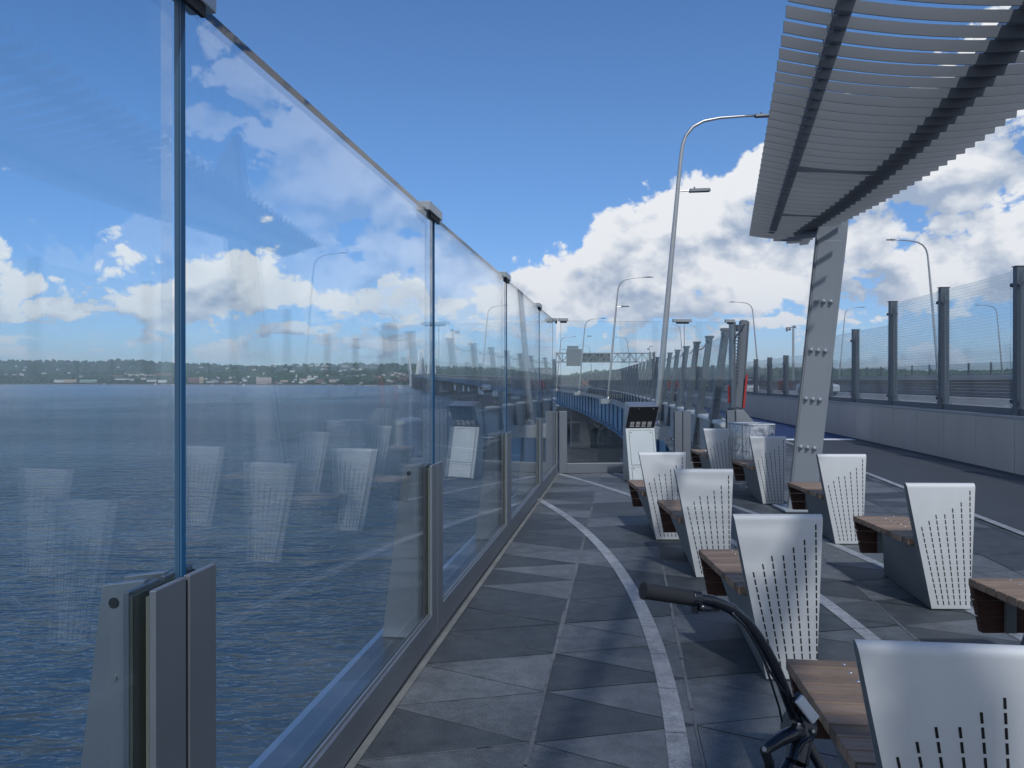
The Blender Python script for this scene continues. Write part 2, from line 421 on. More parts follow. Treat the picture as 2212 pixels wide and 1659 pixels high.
def wood(name, base, stretch):
    m, a = new_mat(name)
    t = a.n('ShaderNodeTexCoord').outputs['Object']
    sp = a.n('ShaderNodeSeparateXYZ'); a.put(sp.inputs[0], t)
    plank = a.math('FLOOR', a.math('DIVIDE', sp.outputs[1], 0.0775))
    wn = a.n('ShaderNodeTexWhiteNoise', noise_dimensions='1D'); a.put(wn.inputs['W'], plank)
    t2 = a.vmath('ADD', a.vmath('MULTIPLY', t, stretch), a.n('ShaderNodeCombineXYZ').outputs[0])
    sh_ = a.n('ShaderNodeCombineXYZ'); a.put(sh_.inputs[0], a.math('MULTIPLY', wn.outputs[0], 9.0))
    t2 = a.vmath('ADD', t2, sh_.outputs[0])
    g1 = a.noise(t2, 9.0, 6, 0.65); g2 = a.noise(t2, 40.0, 3, 0.6)
    k = a.math('ADD', a.math('MULTIPLY_ADD', g1, 0.9, 0.45), a.math('MULTIPLY', a.math('SUBTRACT', g2, 0.5), 0.5))
    k = a.math('ADD', k, a.math('MULTIPLY', a.math('SUBTRACT', wn.outputs[0], 0.5), 0.7))
    cc = a.vmath('SCALE', Vector(base), scale=k)
    finish(a, pbsdf(a, cc, 0.6, 0.0, bump(a, g2, 0.15, 0.002), 0.3)); return m
M['wood'] = wood('tropical_hardwood_slat', (0.24, 0.168, 0.122), (1.0, 7.0, 7.0))
M['wood_shaded'] = wood('red_brown_hardwood_painted_shade', (0.075, 0.037, 0.029), (1.0, 7.0, 7.0))  # the seat wood again, reddish, with the shade inside the boards painted in

def water_mat():
    m, a = new_mat('river_water')
    t = a.n('ShaderNodeNewGeometry').outputs['Position']
    def rot(v, deg, s):
        mp = a.n('ShaderNodeMapping'); mp.inputs['Rotation'].default_value = (0, 0, R(deg)); mp.inputs['Scale'].default_value = s
        a.put(mp.inputs[0], v); return mp.outputs[0]
    w1 = a.noise(rot(t, 12, (0.42, 1.0, 1)), 0.24, 2, 0.5)
    w2 = a.noise(rot(t, -9, (0.42, 1.0, 1)), 0.80, 2, 0.55)
    w3 = a.noise(rot(t, 22, (0.5, 1.0, 1)), 2.4, 2, 0.6)
    rid = lambda n_: a.math('POWER', a.math('SUBTRACT', 1.0, a.math('ABSOLUTE', a.math('MULTIPLY_ADD', n_, 2.6, -1.3))), 1.3)      # peaked wavelets
    big = a.noise(rot(t, 4, (0.12, 1.0, 1)), 0.011, 5, 0.6)
    gust = a.noise(rot(t, 3, (0.10, 1.0, 1)), 0.004, 4, 0.6)
    h = a.math('ADD', a.math('MULTIPLY', rid(w1), 0.95), a.math('ADD', a.math('MULTIPLY', rid(w2), 0.42), a.math('MULTIPLY', rid(w3), 0.05)))
    amp = a.math('MULTIPLY_ADD', gust, 0.9, 0.62)
    h = a.math('MULTIPLY', h, amp)
    dist = a.vmath('LENGTH', t)
    h = a.math('MULTIPLY', h, a.ramp(dist, 100, 2200, 1.0, 0.30, False))
    nm = bump(a, h, 1.0, 1.0)
    col = a.mixc(a.ramp(big, 0.38, 0.66), (0.030, 0.066, 0.115, 1), (0.092, 0.150, 0.210, 1))
    b = a.n('ShaderNodeBsdfPrincipled')
    a.put(b.inputs['Base Color'], col); a.put(b.inputs['Roughness'], a.ramp(dist, 60, 1500, 0.05, 0.18, False)); b.inputs['IOR'].default_value = 1.33
    a.put(b.inputs['Normal'], nm)
    finish(a, b.outputs[0]); return m
M['water'] = water_mat()

# ================================================================ bridge line and levels
_KY = [-40, 0, 26, 66, 109, 153, 250, 400, 600, 1200, 2500, 3800, 5200]
_KX = [-5.2, 1.8, 5.15, 8.5, 9.75, 9.1, 4.4, -11, -38, -134, -329, -520, -730]
def _slopes():
    n = len(_KY); m = []
    for i in range(n):
        a, b = max(i - 1, 0), min(i + 1, n - 1)
        m.append((_KX[b] - _KX[a]) / (_KY[b] - _KY[a]))
    m[0] = m[1] = 0.135
    return m
_KM = _slopes()
def xe(y):
    """outer (river side) edge of the bridge deck"""
    i = 0
    while i < len(_KY) - 2 and y > _KY[i + 1]: i += 1
    h = _KY[i + 1] - _KY[i]; t = (y - _KY[i]) / h
    return ((2 * t**3 - 3 * t**2 + 1) * _KX[i] + (t**3 - 2 * t**2 + t) * h * _KM[i] + (-2 * t**3 + 3 * t**2) * _KX[i + 1] + (t**3 - t**2) * h * _KM[i + 1])
def zb(y):
    """level of the deck: flat here, climbing to the main span far away"""
    return 0.0 if y < 300 else 0.0115 * (y - 300) * min(1.0, (y - 300) / 200.0) if y < 2600 else 26.5
WATER = -14.0

# ================================================================ ground: overlook deck
bed = MB()
edge = [(-1.75, -4.5), (-1.10, 1.82), (-0.75, 4.35), (-0.36, 7.04), (0.04, 9.77), (0.36, 12.42), (2.6, 12.64), (3.62, 12.74), (4.1, 20.0), (9.6, 20.0), (4.7, -6)]
bed.prism([(x, y, -0.55) for x, y in edge], (0, 0, 0.546))
tag(bed.build('deck_slab', M['joint']), kind='structure')

TD = Vector((0.1439, 0.9896, 0)); SD = Vector((0.9896, -0.1439, 0)); O0 = Vector((-0.767, 1.82, 0)) - TD * 1.62
def dk(s, t, z=0.0): return O0 + SD * s + TD * t + Vector((0, 0, z))
def strip_x(y): return 4.82 + 0.156 * (y - 7.24)
pv = MB()
rw, per = 0.66, 0.51
r2 = random.Random(21)
smear = []
for j in range(0, 13):
    shade_prev = 1
    for k in range(-14, 44):
        o0 = 0.0 if j % 2 == 0 else per / 2
        a0 = 3.23 + per * k + o0
        for up in (0, 1):
            if up == 0: tri = [(j * rw, a0), (j * rw, a0 + per), ((j + 1) * rw, a0 + per / 2)]
            else: tri = [(j * rw, a0 + per), ((j + 1) * rw, a0 + per * 1.5), ((j + 1) * rw, a0 + per / 2)]
            cs, ct = sum(q[0] for q in tri) / 3, sum(q[1] for q in tri) / 3
            c = dk(cs, ct)
            # two neighbouring stones are often of one batch
            sh = shade_prev if r2.random() < 0.25 else r2.choice((0, 0, 0, 1, 2, 2, 3))
            shade_prev = sh
            if cs < -0.3 or c.x > strip_x(c.y) + 0.2 or c.y < -3.5: continue
            if c.y > 12.3 and (c.x < 3.5 or c.y > 19): continue
            g_ = 0.0055 if r2.random() < 0.3 else 0.0028
            dz = r2.uniform(-0.0006, 0.0006)
            pts = []
            for q in tri:                       # inset for the joint
                vx, vy = cs - q[0], ct - q[1]; L = math.hypot(vx, vy)
                f_ = g_ * 2.0 / L
                pts.append(dk(q[0] + vx * f_, q[1] + vy * f_, dz))
            pv.add(pts, [(0, 1, 2)], sh)
            if r2.random() < 0.30:
                e_ = r2.randrange(3); smear.append((tri[e_], tri[(e_ + 1) % 3]))
tag(pv.build('paving', PAVE), kind='structure')

# pale granite bands: arcs round one centre, laid in the paving
bd = MB()
CX, CY = -15.2, 5.4
for Rr, a0, a1 in ((16.03, -0.60, 0.256), (17.25, -0.56, 0.395), (18.10, -0.5, 0.75)):
    a, st = a0, 0.46 / Rr
    while a < a1:
        b_ = min(a + st - 0.005 / Rr, a1)
        for r_, n_ in ((Rr, 3),):
            for q in range(n_):
                u0, u1 = a + (b_ - a) * q / n_, a + (b_ - a) * (q + 1) / n_
                P = lambda rr, t: (CX + rr * math.cos(t), CY + rr * math.sin(t), 0.004)
                bd.quad(P(r_ - 0.043, u0), P(r_ + 0.043, u0), P(r_ + 0.043, u1), P(r_ - 0.043, u1))
        a += st
tag(bd.build('paving_band', M['band']), kind='structure')
# pale, chalky gutter joint along the windscreen
gt = MB()
gt.quad(dk(-0.005, -2, 0.0045), dk(0.028, -2, 0.0045), dk(0.028, 12.0, 0.0045), dk(-0.005, 12.0, 0.0045))
tag(gt.build('gutter_joint', mat('chalky_mortar', (0.15, 0.155, 0.155), 0.9, 0, 0.5, 5, 60, 0.2)), kind='structure')
# the two long mortar joints that read pale in the paving
lj = MB()
for s_, wd in ((rw, 0.011), (2 * rw, 0.009), (4 * rw, 0.007)):
    t_ = -1.5
    while t_ < 11.9:
        ln = r2.uniform(0.25, 0.7); w_ = wd * r2.uniform(0.5, 1.25); o_ = r2.uniform(-0.003, 0.003)
        lj.quad(dk(s_ - w_ + o_, t_, 0.003), dk(s_ + w_ + o_, t_, 0.003), dk(s_ + w_ * r2.uniform(.6, 1.1) + o_, t_ + ln, 0.003), dk(s_ - w_ * r2.uniform(.6, 1.1) + o_, t_ + ln, 0.003))
        t_ += ln * 0.98
for (sa, ta), (sb_, tb) in smear:                 # pale grout smeared along some of the joints
    L = math.hypot(sb_ - sa, tb - ta); nx_, ny_ = -(tb - ta) / L, (sb_ - sa) / L
    u_ = r2.uniform(0, 0.3)
    while u_ < 0.97:
        u2_ = min(1.0, u_ + r2.uniform(0.08, 0.3)); w_ = r2.uniform(0.002, 0.0062); w2_ = w_ * r2.uniform(.4, 1.2)
        A_, B_ = (sa + (sb_ - sa) * u_, ta + (tb - ta) * u_), (sa + (sb_ - sa) * u2_, ta + (tb - ta) * u2_)
        lj.quad(dk(A_[0] - nx_ * w_, A_[1] - ny_ * w_, 0.0022), dk(A_[0] + nx_ * w_, A_[1] + ny_ * w_, 0.0022), dk(B_[0] + nx_ * w2_, B_[1] + ny_ * w2_, 0.0022), dk(B_[0] - nx_ * w2_, B_[1] - ny_ * w2_, 0.0022))
        u_ = u2_ + (r2.uniform(0, 0.15) if r2.random() < 0.3 else 0)
tag(lj.build('mortar_joint', mat('worn_mortar', (0.115, 0.125, 0.14), 0.9, 0, 0.6, 9, 50, 0.3)), kind='structure')

# asphalt strip, edge line, white cross line, blue path
as_ = MB()
for i in range(-8, 20):
    y0, y1 = i, i + 1
    as_.quad((strip_x(y0), y0, 0.006), (xe(y0) + 4.6, y0, 0.006), (xe(y1) + 4.6, y1, 0.006), (strip_x(y1), y1, 0.006))
tag(as_.build('asphalt_strip', M['asphalt']), kind='structure')
el_ = MB()
for i in range(-8, 19):
    y0, y1 = i, i + 0.994
    el_.quad((strip_x(y0) - 0.05, y0, 0.010), (strip_x(y0) + 0.04, y0, 0.010), (strip_x(y1) + 0.04, y1, 0.010), (strip_x(y1) - 0.05, y1, 0.010))
tag(el_.build('edging_strip', M['band']), kind='structure')
wl = MB(); wl.quad((3.95, 18.75, 0.014), (8.45, 18.85, 0.014), (8.5, 19.35, 0.014), (4.0, 19.25, 0.014))
tag(wl.build('white_line', M['white']), kind='structure')
bp = MB()
ys = [19.3] + list(range(22, 300, 6)) + list(range(300, 900, 30))
for y0, y1 in zip(ys, ys[1:]):
    bp.quad((xe(y0) + 0.2, y0, zb(y0) + 0.008), (xe(y0) + 4.5, y0, zb(y0) + 0.008), (xe(y1) + 4.5, y1, zb(y1) + 0.008), (xe(y1) + 0.2, y1, zb(y1) + 0.008))
tag(bp.build('blue_path', M['bluepath']), kind='structure')

# ================================================================ glass windscreens
def windscreen(nodes, label, name='glass_windscreen', flip=1, glassmat='glass', first_cap=True, fins=True, H=2.385):
    root = thing(name, label, 'glass windscreen', loc=(nodes[0][0], nodes[0][1], 0))
    org = Vector((nodes[0][0], nodes[0][1], 0))
    for i in range(len(nodes) - 1):
        A, B = Vector((*nodes[i], 0)), Vector((*nodes[i + 1], 0))
        t = (B - A).normalized(); n = Vector((-t.y, t.x, 0)) * flip; L = (B - A).length
        Z = Vector((0, 0, 1)); ax = (t, n, Z); A = A - org
        P = lambda s, o, z: A + t * s + n * o + Z * z
        bx = lambda mb, s0, s1, o0, o1, z0, z1, m=0: mb.box(P((s0 + s1) / 2, (o0 + o1) / 2, (z0 + z1) / 2), (s1 - s0, o1 - o0, z1 - z0), m, ax)
        fr = MB()
        bx(fr, 0.007, 0.13, 0, 0.016, 0.006, 0.98); bx(fr, L - 0.13, L - 0.007, 0, 0.016, 0.006, 0.98)
        bx(fr, 0.1315, L - 0.1315, 0, 0.016, 0.006, 0.155)
        steel = fr.build('steel_frame', M['steel_dark'], root, bevel=0.0025)
        lip = MB(); bx(lip, 0.132, L - 0.132, 0.017, 0.0235, 0.05, 0.166); lip.build('glazing_bead', M['steel'], steel)
        ga = MB()
        for s0, s1 in ((0.009, 0.128), (L - 0.128, L - 0.009)):
            bx(ga, s0, s1, 0.0165, 0.0245, 0.01, 0.965); bx(ga, s0, s1, 0.056, 0.063, 0.01, 0.965)
        bx(ga, 0.13, L - 0.13, 0.056, 0.066, 0.0, 0.13)
        ga.build('gasket', M['gasket'], steel)
        op = MB()
        for s0, s1 in ((0.009, 0.13), (L - 0.13, L - 0.009)):
            op = MB(); bx(op, s0, s1, 0.064, 0.078, 0.0, 0.975); op.build('outer_plate', M['steel_dark'], root, bevel=0.002)
        sl_ = MB(); bx(sl_, L - 0.0065, L + 0.0065, 0.005, 0.03, 0.0, 0.97); sl_.build('joint_seal', M['slot'], steel)
        if fins:
            for s0 in (0.03, L - 0.05):
                fn = MB(); fn.prism([P(s0, 0.079, 0.0), P(s0, 0.31, 0.0), P(s0, 0.185, 0.965), P(s0, 0.079, 0.98)], t * 0.02)
                fin = fn.build('fin_bracket', M['steel'], root, bevel=0.002)
                sg = -1
                for z_, o_ in ((0.28, 0.2), (0.5, 0.175), (0.75, 0.155)):
                    bo = MB(); q = P(s0 - 0.001, o_, z_); bo.tube([q, q - t * 0.003], 0.008, 10); bo.build('screw', M['steel'], fin)
                ho = MB(); q = P(s0 - 0.0006, 0.155, 0.925); ho.tube([q, q - t * 0.001], 0.013, 14); ho.build('lifting_hole', M['dark'], fin)
        # glass: two panes with an interlayer; the polished edge shows the layers
        gl = MB()
        s0, s1, z0, z1, o0, o1 = 0.035, L - 0.02, 0.03, H, 0.026, 0.055
        c = [P(s, o, z) for z in (z0, z1) for s, o in ((s0, o0), (s1, o0), (s1, o1), (s0, o1))]
        gl.add(c, [(0, 1, 5, 4), (2, 3, 7, 6)], 0)
        cuts = [0, 0.40, 0.5, 0.60, 1.0]
        for q in range(len(cuts) - 1):
            oa, ob = o0 + (o1 - o0) * cuts[q], o0 + (o1 - o0) * cuts[q + 1]
            mm = 1 if q % 2 == 0 else 2
            if q in (1, 2): mm = 2 if q == 1 else 1
            gl.quad(P(s0, oa, z0), P(s0, ob, z0), P(s0, ob, z1), P(s0, oa, z1), mm)
            gl.quad(P(s1, oa, z0), P(s1, ob, z0), P(s1, ob, z1), P(s1, oa, z1), 3)
            gl.quad(P(s0, oa, z1), P(s1, oa, z1), P(s1, ob, z1), P(s0, ob, z1), 1)
        gl.build('glass_pane', [M[glassmat], M['edge'], M['edge_light'], M['edge_clear']], root)
        # ledge outside with bolt heads
        le = MB(); bx(le, 0.0, L, 0.0785, 0.36, -0.03, -0.004)
        led = le.build('base_ledge', M['ledge'], root)
        s_ = 0.22
        while s_ < L - 0.15:
            bo = MB(); q = P(s_, 0.115, -0.004); bo.tube([q, q + Z * 0.016], 0.021, 6); bo.tube([q, q + Z * 0.004], 0.028, 12); s_ += 0.305
            bo.build('bolt_head', M['steel_dark'], led)
    for i in range(0 if first_cap else 1, len(nodes)):
        A = Vector((*nodes[i], 0)); B = Vector((*nodes[min(i + 1, len(nodes) - 1)], 0)); C_ = Vector((*nodes[max(i - 1, 0)], 0))
        t = (B - C_).normalized(); n = Vector((-t.y, t.x, 0)) * flip; Z = Vector((0, 0, 1)); A = A - org
        lo, hi = (-0.15, 0.15)
        if i == len(nodes) - 1: hi = 0.0
        if i == 0 and first_cap: lo = 0.0
        if hi - lo > 0.05:
            cp = MB(); cp.box(A + t * (lo + hi) / 2 + n * 0.045 + Z * (2.405 - 2.385 + H), (hi - lo, 0.075, 0.05), 0, (t, n, Z))
            cap = cp.build('top_clamp', M['steel'], root, bevel=0.003)
            cb = MB()
            cb.box(A + t * (lo + hi) / 2 + n * 0.0185 + Z * (H - 0.02), ((hi - lo) * 0.7, 0.012, 0.03), 0, (t, n, Z))
            cb.build('clamp_pad', M['rubber'], cap)
    return root

G = [(-1.12, -0.88), (-0.767, 1.82), (-0.42, 4.35), (-0.025, 7.04), (0.376, 9.77), (0.72, 12.05)]
windscreen(G, 'long tall glass windscreen in steel shoes along the river edge of the deck', flip=1, first_cap=False)
back = windscreen([(0.735, 12.06), (2.72, 12.25), (3.58, 12.34)], 'short glass windscreen across the far end of the deck, behind the kiosk', flip=1, glassmat='glass_back', fins=False, H=2.40)
ep = MB()
ep.prism([(3.60, 12.34, 0.0), (4.35, 12.42, 0.0), (4.35, 12.42, 0.30), (3.72, 12.352, 0.99), (3.60, 12.34, 0.99)], (-0.0016, 0.016, 0))
e_ = ep.build('end_plate', M['steel'], None, bevel=0.002); e_.parent = back; e_.matrix_parent_inverse = Matrix.Translation((-0.735, -12.06, 0))

# ================================================================ benches
def bench_shell():
    """folded steel pedestal with the tall slotted back; the back's left edge slants, its right edge is nearly upright"""
    W = 0.43; mb = MB()
    def left(z): return 0.16 * (1 - z / 0.8)
    def right(z): return W - 0.03 * (1 - z / 0.8)
    # back panel with a rolled top (profile in y-z)
    prof = [(0.006, 0.0), (0.0015, 0.004), (0.0, 0.012), (0.0, 0.765)]
    for k in range(1, 9):
        a = math.pi * k / 8 * 0.97
        prof.append((0.022 - 0.022 * math.cos(a), 0.765 + 0.030 * math.sin(a)))
    prof += [(0.060, 0.43), (0.064, 0.385)]
    v, f = [], []
    for y, z in prof: v += [(left(min(z, 0.795)), y, z), (right(z), y, z)]
    for i in range(len(prof) - 1): f.append((2 * i, 2 * i + 1, 2 * i + 3, 2 * i + 2))
    mb.add(v, f, 0)
    # plate sides of the back, shade put into their colour
    for side in (0, 1):
        X = left if side == 0 else right
        e = 0.0008 if side == 0 else -0.0008
        poly = [(X(min(z, 0.795)) + e, y, z) for y, z in prof]
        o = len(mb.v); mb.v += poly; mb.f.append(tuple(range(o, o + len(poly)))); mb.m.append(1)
    # pedestal
    A = [(left(0.385) + 0.0, 0.064, 0.385), (right(0.385), 0.064, 0.385), (W - 0.02, 0.46, 0.385), (0.058, 0.46, 0.385)]
    Bt = [(left(0), 0.004, 0.0), (right(0), 0.004, 0.0), (0.405, 0.90, 0.0), (0.27, 0.90, 0.0)]
    v = A + Bt
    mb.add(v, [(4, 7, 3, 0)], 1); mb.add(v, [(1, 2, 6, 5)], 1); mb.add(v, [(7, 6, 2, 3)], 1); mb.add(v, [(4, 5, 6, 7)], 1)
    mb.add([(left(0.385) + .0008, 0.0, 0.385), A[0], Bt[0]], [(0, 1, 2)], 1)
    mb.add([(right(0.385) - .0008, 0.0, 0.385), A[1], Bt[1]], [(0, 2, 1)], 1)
    return mb
def bench_slots():
    W = 0.43; mb = MB()
    tops = [(.215, .335), (.321, .285), (.427, .25), (.547, .21), (.665, .175), (.788, .112), (.919, .05)]
    bots = [.466, .545, .623, .704, .785, .866, .935]
    for (tx, tf), bx_ in zip(tops, bots):
        p0 = Vector((bx_ * W, 0, 0.8 * (1 - 0.965))); p1 = Vector((tx * W, 0, 0.8 * (1 - tf)))
        L = (p1 - p0).length; d_ = (p1 - p0) / L; nrm = Vector((d_.z, 0, -d_.x))
        s_ = 0.0
        while s_ + 0.03 < L:
            c = p0 + d_ * (s_ + 0.014)
            mb.box(c + Vector((0, 0.0, 0)), (0.0066, 0.0024, 0.027), 0, (nrm, Vector((0, 1, 0)), d_))
            s_ += 0.0365
    return mb
def bench_seat():
    mb = MB(); W = 0.43; y = 0.068
    k = 0
    while y + 0.074 < 0.93:
        mb.box(((0.045 + W - 0.008) / 2, y + 0.0365, 0.411), (W - 0.053, 0.0705, 0.038)); y += 0.0775
    return mb
def bench_front():
    mb = MB()
    for k in range(3):
        z0 = 0.157 + k * 0.083; z1 = z0 + 0.077
        l = lambda z: 0.045 + 0.055 * (0.43 - z) / 0.27
        r_ = lambda z: 0.422 - 0.03 * (0.43 - z) / 0.27
        z1 = min(z1, 0.390)
        mb.hexa([(l(z0), 0.886, z0), (r_(z0), 0.886, z0), (r_(z0), 0.924, z0), (l(z0), 0.924, z0), (l(z1), 0.886, z1), (r_(z1), 0.886, z1), (r_(z1), 0.924, z1), (l(z1), 0.924, z1)])
    return mb
def bench_rail():
    mb = MB(); mb.box((0.235, 0.66, 0.376), (0.05, 0.44, 0.030)); mb.box((0.235, 0.874, 0.27), (0.05, 0.02, 0.215)); return mb
def bench_screws():
    mb = MB(); y = 0.068 + 0.0365; k = 0
    while y < 0.92:
        for x in (0.235, 0.335):
            mb.ball((x + rng.uniform(-.003, .003), y, 0.4295), 0.0085, 0, 8, 4, (1, 1, 0.45))
        y += 0.0775
    return mb
def make_bench():
    root = thing('perch_bench', 'x', 'bench', 'slotted steel perch benches on the overlook deck')
    shm = bench_shell(); slm = bench_slots(); shm.add(slm.v, slm.f, 2)
    shm.build('steel_shell', [M['bead'], M['bead_shaded'], M['slot']], root, smooth='auto')
    st = bench_seat().build('seat', M['wood'], root, bevel=0.0025)
    sc0 = None; y = 0.068 + 0.0365
    while y < 0.92:
        for x in (0.235, 0.335):
            if sc0 is None:
                q = MB(); q.ball((0, 0, 0), 0.0078, 0, 8, 4, (1, 1, 0.45)); sc0 = q.build('screw', M['chrome'], st, smooth=True); so = sc0
            else:
                so = sc0.copy(); COL.objects.link(so); so.parent = st
            so.location = (x + rng.uniform(-.003, .003), y, 0.4295)
        y += 0.0775
    bench_front().build('front_boards', M['wood_shaded'], root, bevel=0.002)
    bench_rail().build('support_rail', M['bead_shaded'], root)
    return root
BENCH = [(0.845, 1.885, -6.5, 'closest steel bench, cut off by the bottom corner, its sunlit wooden seat beside the handlebar'),
         (1.065, 3.70, -0.5, 'steel bench with slotted back standing directly behind the black handlebar'),
         (1.19, 5.63, 0, 'steel bench between the bench behind the handlebar and the bench by the kiosk'),
         (1.15, 6.98, 0.5, 'steel bench just in front of the kiosk, its wooden seat reaching the kiosk foot'),
         (2.486, 4.85, -1.5, 'steel bench nearest the asphalt strip whose slotted back shows whole'),
         (2.70, 6.80, -1, 'steel bench in front of the foot of the leaning grey column'),
         (2.79, 9.03, 0, 'steel bench to the left of the column foot, in front of the wire litter basket'),
         (2.62, 10.53, 1, 'farthest steel bench, close to the end windscreen and left of the litter basket'),
         (2.29, 3.02, 0, 'bench whose wooden seat end alone shows at the right edge of the picture')]
proto = make_bench()
for i, (x, y, a, lb) in enumerate(BENCH):
    b_ = proto if i == 0 else copy_tree(proto)
    b_.location = (x, y, 0.006); b_.rotation_euler = (0, 0, R(a)); b_['label'] = lb

# ================================================================ canopy on its leaning column
def can_xl(y): return 1.645 + 0.277 * (y - 4.58) - 0.004 * max(0.0, 4.0 - y) ** 1.5
_CW = [(-6, 0.4), (-3.1, 1.0), (-1.0, 1.52), (1.5, 1.95), (3.2, 2.08), (4.5, 2.12), (5.4, 2.11), (6.27, 2.06), (7.1, 1.98), (7.85, 1.88), (8.7, 1.74), (9.5, 1.59), (10.2, 1.43), (10.87, 1.27), (12.2, 0.98)]
def can_w(y):
    for (a, p_), (b_, q_) in zip(_CW, _CW[1:]):
        if y <= b_: return p_ + (q_ - p_) * (y - a) / (b_ - a)
    return _CW[-1][1]
def can_z(s, w_=2.05): return 3.70 - 0.125 * min(1.0, w_ / 2.0) ** 1.3 * (1 - ((s - 0.58) / 0.58) ** 2)
def can_pt(y, s, dz=0.0): return Vector((can_xl(y) + can_w(y) * s, y, can_z(s, can_w(y)) + dz))
canopy = thing('louvred_canopy', 'long leaf-shaped grey louvred canopy on a leaning bolted column over the benches', 'canopy', loc=(3.22, 8.62, 0))
CS = 0.717          # true size, fixed by the canopy's mirror image in the glass
def under(o, scaled=True):
    if scaled:
        for v_ in o.data.vertices: v_.co = Vector((0, 0, EYE)) + (v_.co - Vector((0, 0, EYE))) * CS
    o.parent = canopy; o.matrix_parent_inverse = Matrix.Translation((-3.22, -8.62, 0)); return o
lv = MB()
y = -4.6
while y < 12.55:
    wd = can_w(y); cut = 0.0 if y < 11.98 else 0.24 + (y - 11.98) * 1.15      # the tip is cut off on the slant
    if wd > 0.15:
        n = 14
        v, f = [], []
        for k in range(n + 1):
            s_ = cut + (1 - cut) * k / n
            p_ = can_pt(y, s_)
            # blade: upright, leaning a little, 72 mm tall
            for dy, dz in ((0.006, 0.0), (0.014, 0.0), (0.003, 0.070), (-0.005, 0.070)): v.append(p_ + Vector((0, dy, dz)))
        for k in range(n):
            for q in range(4): f.append((4 * k + q, 4 * k + (q + 1) % 4, 4 * k + 4 + (q + 1) % 4, 4 * k + 4 + q))
        f += [(3, 2, 1, 0), (4 * n, 4 * n + 1, 4 * n + 2, 4 * n + 3)]
        lv.add(v, f)
    y += 0.2037
under(lv.build('louvre_blades', M['louvre']))
def beam_path(s0, y0, y1, dz, n=30):
    out = []
    for i in range(n + 1):
        y = y0 + (y1 - y0) * i / n
        x = can_xl(y) + can_w(y) * s0(y)
        s_ = min(max(s0(y), 0), 1)
        out.append(Vector((x, y, can_z(s_, can_w(y)) + dz)))
    return out
for s_fn, y0, y1, wdt in ((lambda y: min(0.85, 0.36 / max(can_w(y), 0.4)), -4.0, 11.4, 0.085), (lambda y: 0.70, -4.0, 11.4, 0.24)):
    pts = beam_path(s_fn, y0, y1, 0.073)
    mb = MB(); v, f = [], []
    for p_ in pts:
        for dx, dz in ((-wdt / 2, 0.0), (wdt / 2, 0.0), (wdt / 2, 0.07), (-wdt / 2, 0.07)): v.append(p_ + Vector((dx, 0, dz)))
    n = len(pts)
    for i in range(n - 1):
        for q in range(4): f.append((4 * i + q, 4 * i + (q + 1) % 4, 4 * i + 4 + (q + 1) % 4, 4 * i + 4 + q))
    f += [(0, 1, 2, 3), (4 * n - 4, 4 * n - 3, 4 * n - 2, 4 * n - 1)]
    mb.add(v, f)
    if wdt > 0.2: under(mb.build('long_beam', M['column']))
    else: br = mb
y = -2.3
while y < 11.2:                                   # small angle cleats where blades meet the left beam
    s_ = min(0.85, 0.36 / max(can_w(y), 0.4)); p_ = can_pt(y, s_)
    br.box(p_ + Vector((-0.070, 0.022, 0.045)), (0.032, 0.03, 0.07)); y += 0.2037
under(br.build('long_beam', M['column']))
for y in (-1.0, 2.0, 7.95, 10.2):
    a, b_ = can_pt(y, min(0.85, 0.36 / max(can_w(y), 0.4)), 0.14), can_pt(y, 0.70, 0.14)
    cr = MB(); cr.tube([a, b_], 0.028, 8); under(cr.build('cross_tie', M['column']))
# columns: bolted box posts leaning along the canopy, their heads rising above it like a fin
def column(foot, top, sg):
    F, T = Vector(foot), Vector(top)
    ax = (T - F).normalized(); ang = R(-19)
    X = Vector((math.cos(ang), math.sin(ang), 0)); X = (X - ax * X.dot(ax)).normalized(); Y = ax.cross(X)      # Y points away from the camera
    L = (T - F).length
    P = lambda x, y, s_: F + X * x + Y * y + ax * s_
    c = MB(); rings = []
    for s_, w0, d0 in ((0.02, 0.285, 0.20), (1.6, 0.29, 0.20), (3.0, 0.295, 0.20), (L, 0.26, 0.19)):
        rings.append([P(-w0 / 2, -d0 / 2, s_), P(w0 / 2, -d0 / 2, s_ - (0.30 if s_ == L else 0)), P(w0 / 2, d0 / 2, s_ - (0.30 if s_ == L else 0)), P(-w0 / 2, d0 / 2, s_)])
    v = [q for r_ in rings for q in r_]; f = [(3, 2, 1, 0), tuple(range(len(v) - 4, len(v)))]
    for i in range(len(rings) - 1):
        for q in range(4): f.append((4 * i + q, 4 * i + (q + 1) % 4, 4 * i + 4 + (q + 1) % 4, 4 * i + 4 + q))
    c.add(v, f); col = under(c.build('column', M['column'], None, bevel=0.005), False)
    fp = MB(); fp.box(P(-0.012, -0.103, 1.62), (0.222, 0.006, 2.70), 0, (X, Y, ax)); fp.build('cover_plate', M['column'], col, bevel=0.002)
    fl = MB(); fl.box(P(-0.146, -0.09, 1.52), (0.012, 0.05, 2.95), 0, (X, Y, ax)); fl.build('flange', M['post'], col)
    for s_ in (0.065, 0.195, 0.76, 1.30, 1.83, 2.35):
        off = -0.1062 if s_ > 0.27 else -0.100
        for dx in (-0.08, -0.01, 0.06):
            bs = MB(); bs.tube([P(dx, off, s_), P(dx, off - 0.008, s_)], 0.026, 10); bs.tube([P(dx, off - 0.008, s_), P(dx, off - 0.024, s_), P(dx, off - 0.03, s_)], [0.019, 0.017, 0.009], 8)
            bs.build('bolt', M['column'], col, smooth=False)
    bpl = MB(); bpl.box(F + Vector((0, 0, 0.018)), (0.50, 0.42, 0.024)); bpl.build('foot_plate', M['column'], col, bevel=0.003)
